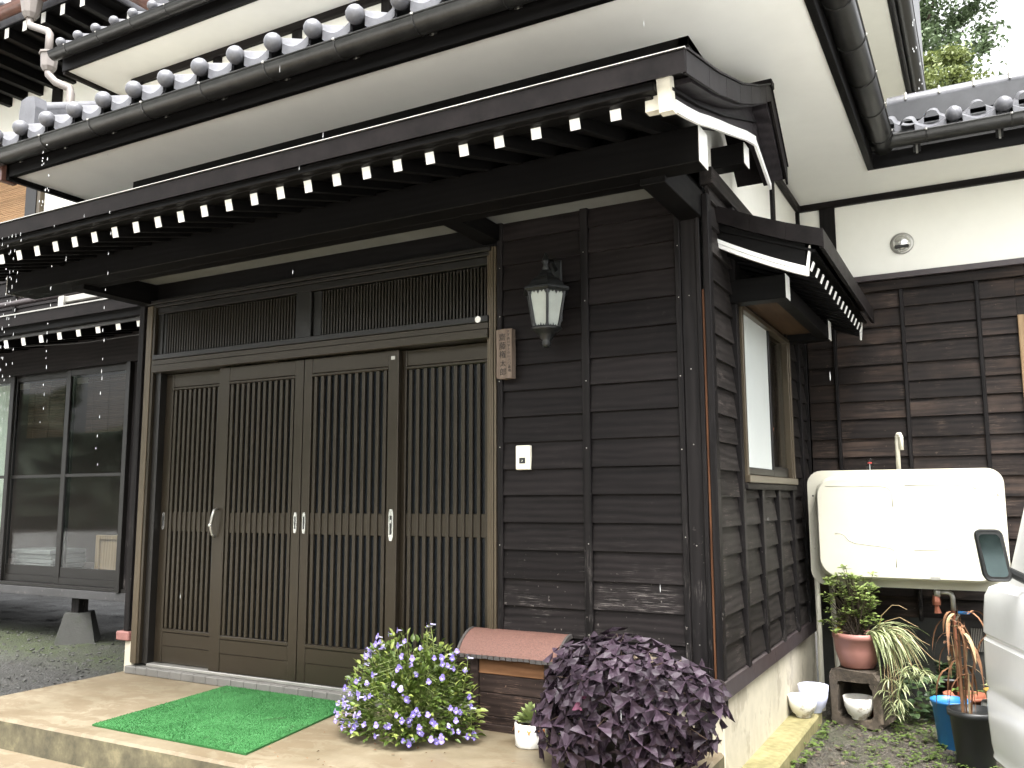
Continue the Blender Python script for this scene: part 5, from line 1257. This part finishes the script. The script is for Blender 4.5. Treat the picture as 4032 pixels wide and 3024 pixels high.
# blue bucket, black pot with a dead plant, dark pots behind
bk = thing('blue_bucket', (.80, 1.33, -.2), 'blue plastic bucket standing behind the black plant pot', 'bucket')
MB().lathe([(.062, 0), (.066, .004), (.088, .22), (.094, .222), (.094, .236), (.086, .236), (.082, .20), (.062, .015), (0, .012)], c=(.800, 1.33, -.2), n=24).build('bucket_body', 'blue_plastic', bk, smooth=True)
MB().tube([(.800 + .092 * math.cos(t), 1.33 - .02 + .0 * t, .022 + .055 * math.sin(t)) for t in [math.pi + math.pi * q / 10 for q in range(11)]], .003, 5).build('bucket_handle', 'white_paint', bk)
bpo = thing('black_plant_pot', (.908, 1.02, -.2), 'tall black plastic pot holding a withered brown plant', 'potted plant')
MB().lathe([(.075, 0), (.080, .01), (.102, .23), (.112, .235), (.113, .262), (.104, .264), (.100, .24), (0, .225)], c=(.908, 1.02, -.2), n=24).build('pot', 'black_plastic', bpo, smooth=True)
MB().lathe([(.10, 0), (0, .01)], c=(.908, 1.02, .028), n=16).build('soil', 'soil', bpo)
for k in range(44):
    a = rnd(0, 6.28); x0 = .868 + rnd(-.03, .035); zz0 = .035
    hgt = rnd(.18, .5); sw = rnd(-.10, .05)
    if k < 16:
        V, F = ribbon((x0, 1.02 + rnd(-.03, .03), zz0), (sw * .8, rnd(-.1, .1), 1), hgt * 1.15, rnd(.006, .012), rnd(.1, .7), 8)
    else:       # hanging dead blades clasping the stems
        V, F = ribbon((x0 + sw * .4, 1.02 + rnd(-.03, .03), zz0 + hgt * .95), (math.cos(a) * .5, math.sin(a) * .3, .5), rnd(.12, .28), rnd(.012, .022), rnd(4, 7), 8)
    MB().add(V, F).build('withered_blade', 'dry' if k % 4 else 'dry_pale', bpo)
V = MB().tube([(.90, 1.02, .03), (.92, 1.0, .25), (.96, .98, .38), (1.0, .96, .43)], .004, 5).build('dry_stem', 'dry', bpo)
def rpot(name, c, r, h, mat, label, leafmat_, n, L):
    t = thing(name, c, label, 'potted plant')
    MB().lathe([(r * .75, 0), (r, h * .9), (r * 1.08, h * .9), (r * 1.08, h), (r * .98, h), (r * .95, h * .85), (0, h * .82)], c=c, n=18).build('pot', mat, t, smooth=True)
    for k in range(n):
        a = rnd(0, 6.28); V, F = leaf(L * rnd(.7, 1.2), L * .5, .3, .35, 4)
        MB().add(V, F, 0, rotM((c[0] + rnd(-.5, .5) * r, c[1] + rnd(-.5, .5) * r, c[2] + h + rnd(0, L * .8)), (math.cos(a), math.sin(a), rnd(.1, .8)), (0, 0, 1))).build('leaf', leafmat_, t)
    return t
rpot('dark_plant_pot', (.765, 1.93, -.13), .085, .17, 'black_plastic', 'dark pot with glossy leaves under the oil tank outlet', 'ivy', 26, .08)
rpot('brown_plant_pot', (.86, 1.78, -.2), .11, .18, 'terracotta', 'brown pot half hidden behind the blue bucket', 'weed', 14, .05)
rpot('yellow_plant_pot', (1.00, 1.62, -.02), .05, .07, 'yellow_pot', 'small yellow pot with pale leaves beside the van', 'spider', 14, .05)
MB().box(.93, 1.08, 1.55, 1.72, -.2, -.02, 0, .01).build('pot_stand_block', 'pier')
tag(bpy.data.objects['pot_stand_block'], 'grey concrete block under the small yellow pot', 'block')
iv = thing('ivy_clump', (.57, 1.9, -.2), 'clump of dark ivy leaves beside the hollow stone block', 'plant')
for k in range(170):
    V, F = leaf(rnd(.03, .055), rnd(.03, .045), .25, .25, 4)
    p = (.57 + rnd(-.13, .17), 1.85 + rnd(-.2, .15), -.19 + rnd(0, .30) * (1 - abs(rnd(-1, 1)) * .3))
    MB().add(V, F, 0, rotM(p, (rnd(-1, 1), rnd(-1, .3), rnd(-.5, .6)), (0, -.3, 1))).build('leaf', 'ivy', iv)
# creeping weeds on the soil
wd = MB()
def weed_at(x, y, s):
    for q in range(random.randint(3, 6)):
        V, F = leaf(s * rnd(.7, 1.2), s * rnd(.6, .9), .25, .25, 3)
        a = rnd(0, 6.28); wd.add(V, F, 0, rotM((x + rnd(-.012, .012), y + rnd(-.012, .012), -.19 + rnd(.002, .02)), (math.cos(a), math.sin(a), rnd(-.05, .5)), (0, 0, 1)))
for k in range(1300):
    x, y = rnd(.16, 1.2), rnd(.1, 2.2)
    dens = .25 + (.6 if x > .42 + .1 * math.sin(y * 5) else 0)
    if rnd(0, 1) > dens: continue
    weed_at(x, y, rnd(.010, .024))
for k in range(30): weed_at(rnd(.15, .21), rnd(.2, 1.5), rnd(.02, .035))
w_ = wd.build('creeping_weeds', 'weed'); w_['kind'] = 'stuff'; w_['label'] = 'low creeping weeds on the damp soil beside the ledge'
gr_ = MB()
for k in range(900):
    x, y = rnd(.16, 1.3), rnd(-.3, 2.2); r = rnd(.004, .014); z = -.198
    gr_.lathe([(r * .7, 0), (r, r * .35), (r * .6, r * .8), (0, r)], c=(x, y, z), n=5, sx=rnd(.7, 1.3))
g_ = gr_.build('soil_pebbles', 'stone'); g_['kind'] = 'stuff'; g_['label'] = 'small dark pebbles strewn on the soil'
gm_ = MB()
for k in range(1500):
    x, y = rnd(-8.5, -3.8), rnd(-.9, 1.6); r = rnd(.006, .016)
    gm_.lathe([(r * .7, 0), (r, r * .35), (r * .6, r * .7), (0, r * .8)], c=(x, y, -.197), n=5, sx=rnd(.7, 1.3))
g2_ = gm_.build('yard_gravel', 'pier'); g2_['kind'] = 'stuff'; g2_['label'] = 'wet grey gravel scattered over the yard'

# ------------------------------------------------------------------ parked van (front left corner in view)
vt = thing('parked_van', (.94, .475, -.2), 'white parked van with black door mirror at the right edge', 'van')
hd = R(17.3); Mvn = Matrix.Translation((.94, .475, -.2)) @ Matrix.Rotation(hd, 4, 'Z')   # local +Y = heading, local -X = left side
W_, L_ = 1.48, 3.3
def plan(inset_side, inset_front, rad):
    P = []; x0, x1, y1, y0 = inset_side, W_ - inset_side, -inset_front, -L_ + .03
    for cx_, cy_, a0 in ((x1 - rad, y1 - rad, 0), (x0 + rad, y1 - rad, 90)):
        for k in range(9): t = R(a0 + 90 * k / 8); P.append((cx_ + rad * math.cos(t), cy_ + rad * math.sin(t)))
    for cx_, cy_, a0 in ((x0 + .08, y0 + .08, 180), (x1 - .08, y0 + .08, 270)):
        for k in range(4): t = R(a0 + 90 * k / 3); P.append((cx_ + .08 * math.cos(t), cy_ + .08 * math.sin(t)))
    return P
lev = [(.18, .06, .03, .12), (.20, .03, .01, .13), (.22, .015, .0, .13), (.235, .018, .004, .13), (.27, .010, .0, .14), (.36, .004, .0, .14), (.47, .0, .004, .15), (.485, .007, .012, .15), (.50, .007, .012, .15), (.515, .002, .008, .15), (.60, .0, .012, .15), (.685, .0, .018, .15), (.695, .008, .026, .15), (.705, .008, .026, .15), (.715, .0, .020, .15), (.80, .002, .026, .16), (.86, .006, .038, .16), (.895, .014, .07, .16), (.91, .03, .12, .16), (.92, .05, .18, .16), (1.25, .085, .34, .16), (1.62, .125, .50, .15), (1.78, .16, .58, .15), (1.84, .24, .75, .14), (1.86, .4, .95, .1)]
mb = MB(); vs = []; n_ = None
for z, a, b, r in lev:
    P = plan(a, b, r); n_ = len(P); vs += [(x, y, z) for x, y in P]
mb.add(vs, [(i * n_ + k, i * n_ + (k + 1) % n_, (i + 1) * n_ + (k + 1) % n_, (i + 1) * n_ + k) for i in range(len(lev) - 1) for k in range(n_)] + [tuple(range(n_))[::-1], tuple(range((len(lev) - 1) * n_, len(lev) * n_))], 0, Mvn)
smooth_by_angle(mb.build('body', 'van_paint', vt), 30)
def vbox(name, mat, *a, c=.004): return MB().box(*a, 0, c, Mvn).build(name, mat, vt)
MB().prism([(-.60, 1.00), (-.95, 1.60), (-1.75, 1.62), (-1.75, 1.00)], 'x', .03, .085).build('tmp', 'car_glass', None)
tmpo = bpy.data.objects['tmp']; tmpo.name = 'door_window'; tmpo.parent = vt; tmpo.matrix_local = Matrix.Translation(-Vector((.94, .475, -.2))) @ Mvn
MB().prism([(-.66, .92), (-.70, .93), (-.80, 1.14), (-.66, 1.10)], 'x', .03, .06).build('tmp', 'black_plastic', None)
tmpo = bpy.data.objects['tmp']; tmpo.name = 'mirror_base'; tmpo.parent = vt; tmpo.matrix_local = Matrix.Translation(-Vector((.94, .475, -.2))) @ Mvn
# mirror: arm, housing, glass facing back towards the viewer
mir = Vector((1.04, -.085, .845)); Mm = Matrix.Translation(mir) @ Matrix.Rotation(R(8), 4, 'Z')
def mloft(secs):
    mb_ = MB(); n = len(secs[0][1]); vs_ = [(p[0], t, p[1]) for t, P in secs for p in P]
    mb_.add(vs_, [(i * n + k, i * n + (k + 1) % n, (i + 1) * n + (k + 1) % n, (i + 1) * n + k) for i in range(len(secs) - 1) for k in range(n)] + [tuple(range(n)), tuple(range((len(secs) - 1) * n, len(secs) * n))[::-1]], 0, Mm); return mb_
def trap(w, h, r, sh=.012): return [(x + sh * (-z / h), z) for x, z in rrect(-w, w, -h, h, r, 5)]
hs_ = mloft([(-.006, trap(.037, .084, .018)), (-.008, trap(.043, .090, .020)), (.0, trap(.0465, .094, .022)), (.03, trap(.046, .092, .024)), (.055, trap(.036, .075, .024)), (.065, trap(.018, .04, .014))]).build('mirror_housing', 'black_plastic', vt); smooth_by_angle(hs_, 40)
gl_ = mloft([(-.0095, trap(.034, .076, .016)), (-.0075, trap(.034, .076, .016))]).build('mirror_glass', 'mirror_glass', hs_)
MB().tube([tuple(Mm @ Vector((.035, .02, -.05))), tuple(Mm @ Vector((.10, .03, -.085))), tuple(Mm @ Vector((.17, .03, -.085)))], [.016, .018, .022], 8).build('mirror_arm', 'black_plastic', hs_)

# ================================================================== SMALL WALL FITTINGS
vc = thing('vent_cap', (.65, 2.28, 2.69), 'round steel hooded vent cap on the white plaster wall', 'vent')
Mvc = Matrix.Translation((.65, 2.284, 2.692)) @ Matrix.Rotation(R(90), 4, 'X')
MB().lathe([(.072, 0), (.070, .008), (.058, .010)], n=24, M=Mvc).build('flange', 'steel_dull', vc, smooth=True)
MB().lathe([(.058, .004), (.055, .020), (.043, .038), (.025, .048), (0, .052)], n=24, M=Mvc).build('hood', 'steel', vc, smooth=True)
bx('hood_slot', 'black_paint', vc, .607, .693, 2.228, 2.262, 2.652, 2.672, .006)

# ================================================================== TREES BEHIND
def tree(name, base, h, crown, n, mat, label, leaf_s):
    t = thing(name, base, label, 'tree', 'trees behind the house')
    b = Vector(base); tops = []
    tr_ = MB().tube([tuple(b), tuple(b + Vector((.1, 0, h * .35))), tuple(b + Vector((-.05, 0, h * .7))), tuple(b + Vector((0, 0, h * .95)))], [.28, .22, .14, .05], 8)
    for c, r in crown: tr_.tube([tuple(b + Vector((0, 0, h * .45))), tuple((b + Vector((0, 0, h * .6)) + Vector(c)) / 2), tuple(c)], [.10, .06, .02], 5)
    tr_.build('trunk', 'bark', t)
    mb_ = MB(); k = 0
    rs = np.random.RandomState(len(name) + n)
    tot = sum(r ** 2 for c, r in crown)
    for c, r in crown:
        clumps = max(6, int(70 * r * r / tot * len(crown) / 3))
        for q in range(clumps):
            d_ = rs.normal(size=3); d_ /= np.linalg.norm(d_); cc = np.array(c) + d_ * r * rs.uniform(.35, 1.05) * np.array([1.1, 1.1, .8]); cr = r * rs.uniform(.16, .34)
            for _ in range(max(8, int(n * (r * r / tot) / clumps))):
                p = cc + rs.normal(size=3) * cr * np.array([.75, .75, .40])
                e = Euler((rs.uniform(-.9, .9), rs.uniform(-.9, .9), rs.uniform(0, 6.3))).to_matrix().to_4x4(); s_ = leaf_s * rs.uniform(.6, 1.3)
                mb_.add([(-s_ * .35, 0, 0), (0, -s_ * .6, .02), (s_ * .35, 0, 0), (0, s_ * .6, -.03)], [(0, 1, 2, 3)], 0, Matrix.Translation(p) @ e)
    mb_.build('crown', mat, t)
    return t
tree('evergreen_tree', (-.6, 15.5, -.2), 12.5, [((-.2, 15.5, 10.6), 1.25), ((.75, 15.5, 11.6), 1.1), ((-.4, 15.5, 12.2), 1.3), ((1.2, 15.7, 10.7), .6), ((.6, 15.3, 9.4), 1.2), ((-1.2, 15.5, 11.0), 1.2)], 26000, 'tree_dark', 'tall dark green tree rising behind the tiled roof', .085)
tree('yellow_green_tree', (.3, 13.0, -.2), 9.2, [((.2, 13, 8.3), .85), ((1.0, 13, 7.9), .7), ((.6, 13, 8.75), .55), ((-.5, 13, 8.1), .9), ((.55, 12.8, 7.3), .9), ((.1, 12.8, 7.6), .8)], 22000, 'tree_yel', 'yellow-green leafy tree in front of the taller tree', .065)
tree('far_tree', (2.6, 19, -.2), 10.5, [((1.9, 19, 9.0), .8), ((2.5, 19, 8.4), .8), ((1.6, 19, 9.8), .6), ((3.0, 19, 7.8), .8), ((2.2, 19, 7.6), 1.0)], 14000, 'tree_dark', 'thinner grey-green tree at the far right edge', .09)

# ================================================================== DRIPPING WATER (drops falling from the eaves)
dt = NT('water_drop'); dt.fin((.86, .88, .88), .05, 0., .6); dt.b.inputs['Transmission Weight'].default_value = .55; dt.b.inputs['IOR'].default_value = 1.33; MAT['drop'] = dt.m
dm = MB()
def drop(x, y, z, l, w): dm.lathe([(0, -l / 2), (w * .8, -l * .32), (w, -l * .1), (w * .6, l * .2), (0, l / 2)], c=(x, y, z), n=5)
for x0 in (-3.42, -3.36, -3.30, -3.26, -2.98, -2.55, -3.33): 
    z = 2.42
    while z > rnd(.7, 1.6):
        drop(x0 + rnd(-.006, .006), -1.155 + rnd(-.005, .005), z, rnd(.010, .024), rnd(.0012, .0020)); z -= rnd(.03, .11)
for k in range(16): drop(-3.55 + rnd(-.05, .05), -.86, rnd(2.55, 3.08), rnd(.010, .02), rnd(.002, .0035))
for k in range(18): drop(.735 + rnd(-.02, .02), rnd(2.4, 6), rnd(4.6, 5.15), rnd(.02, .04), .004)
for k in range(36): drop(rnd(-5, 2), rnd(-2.2, .6 if k % 2 else -1.2), rnd(.5, 3.6), rnd(.012, .03), rnd(.0006, .0010))
d_ = dm.build('falling_raindrops', 'drop'); d_['kind'] = 'stuff'; d_['label'] = 'water drops falling from eaves and sky'
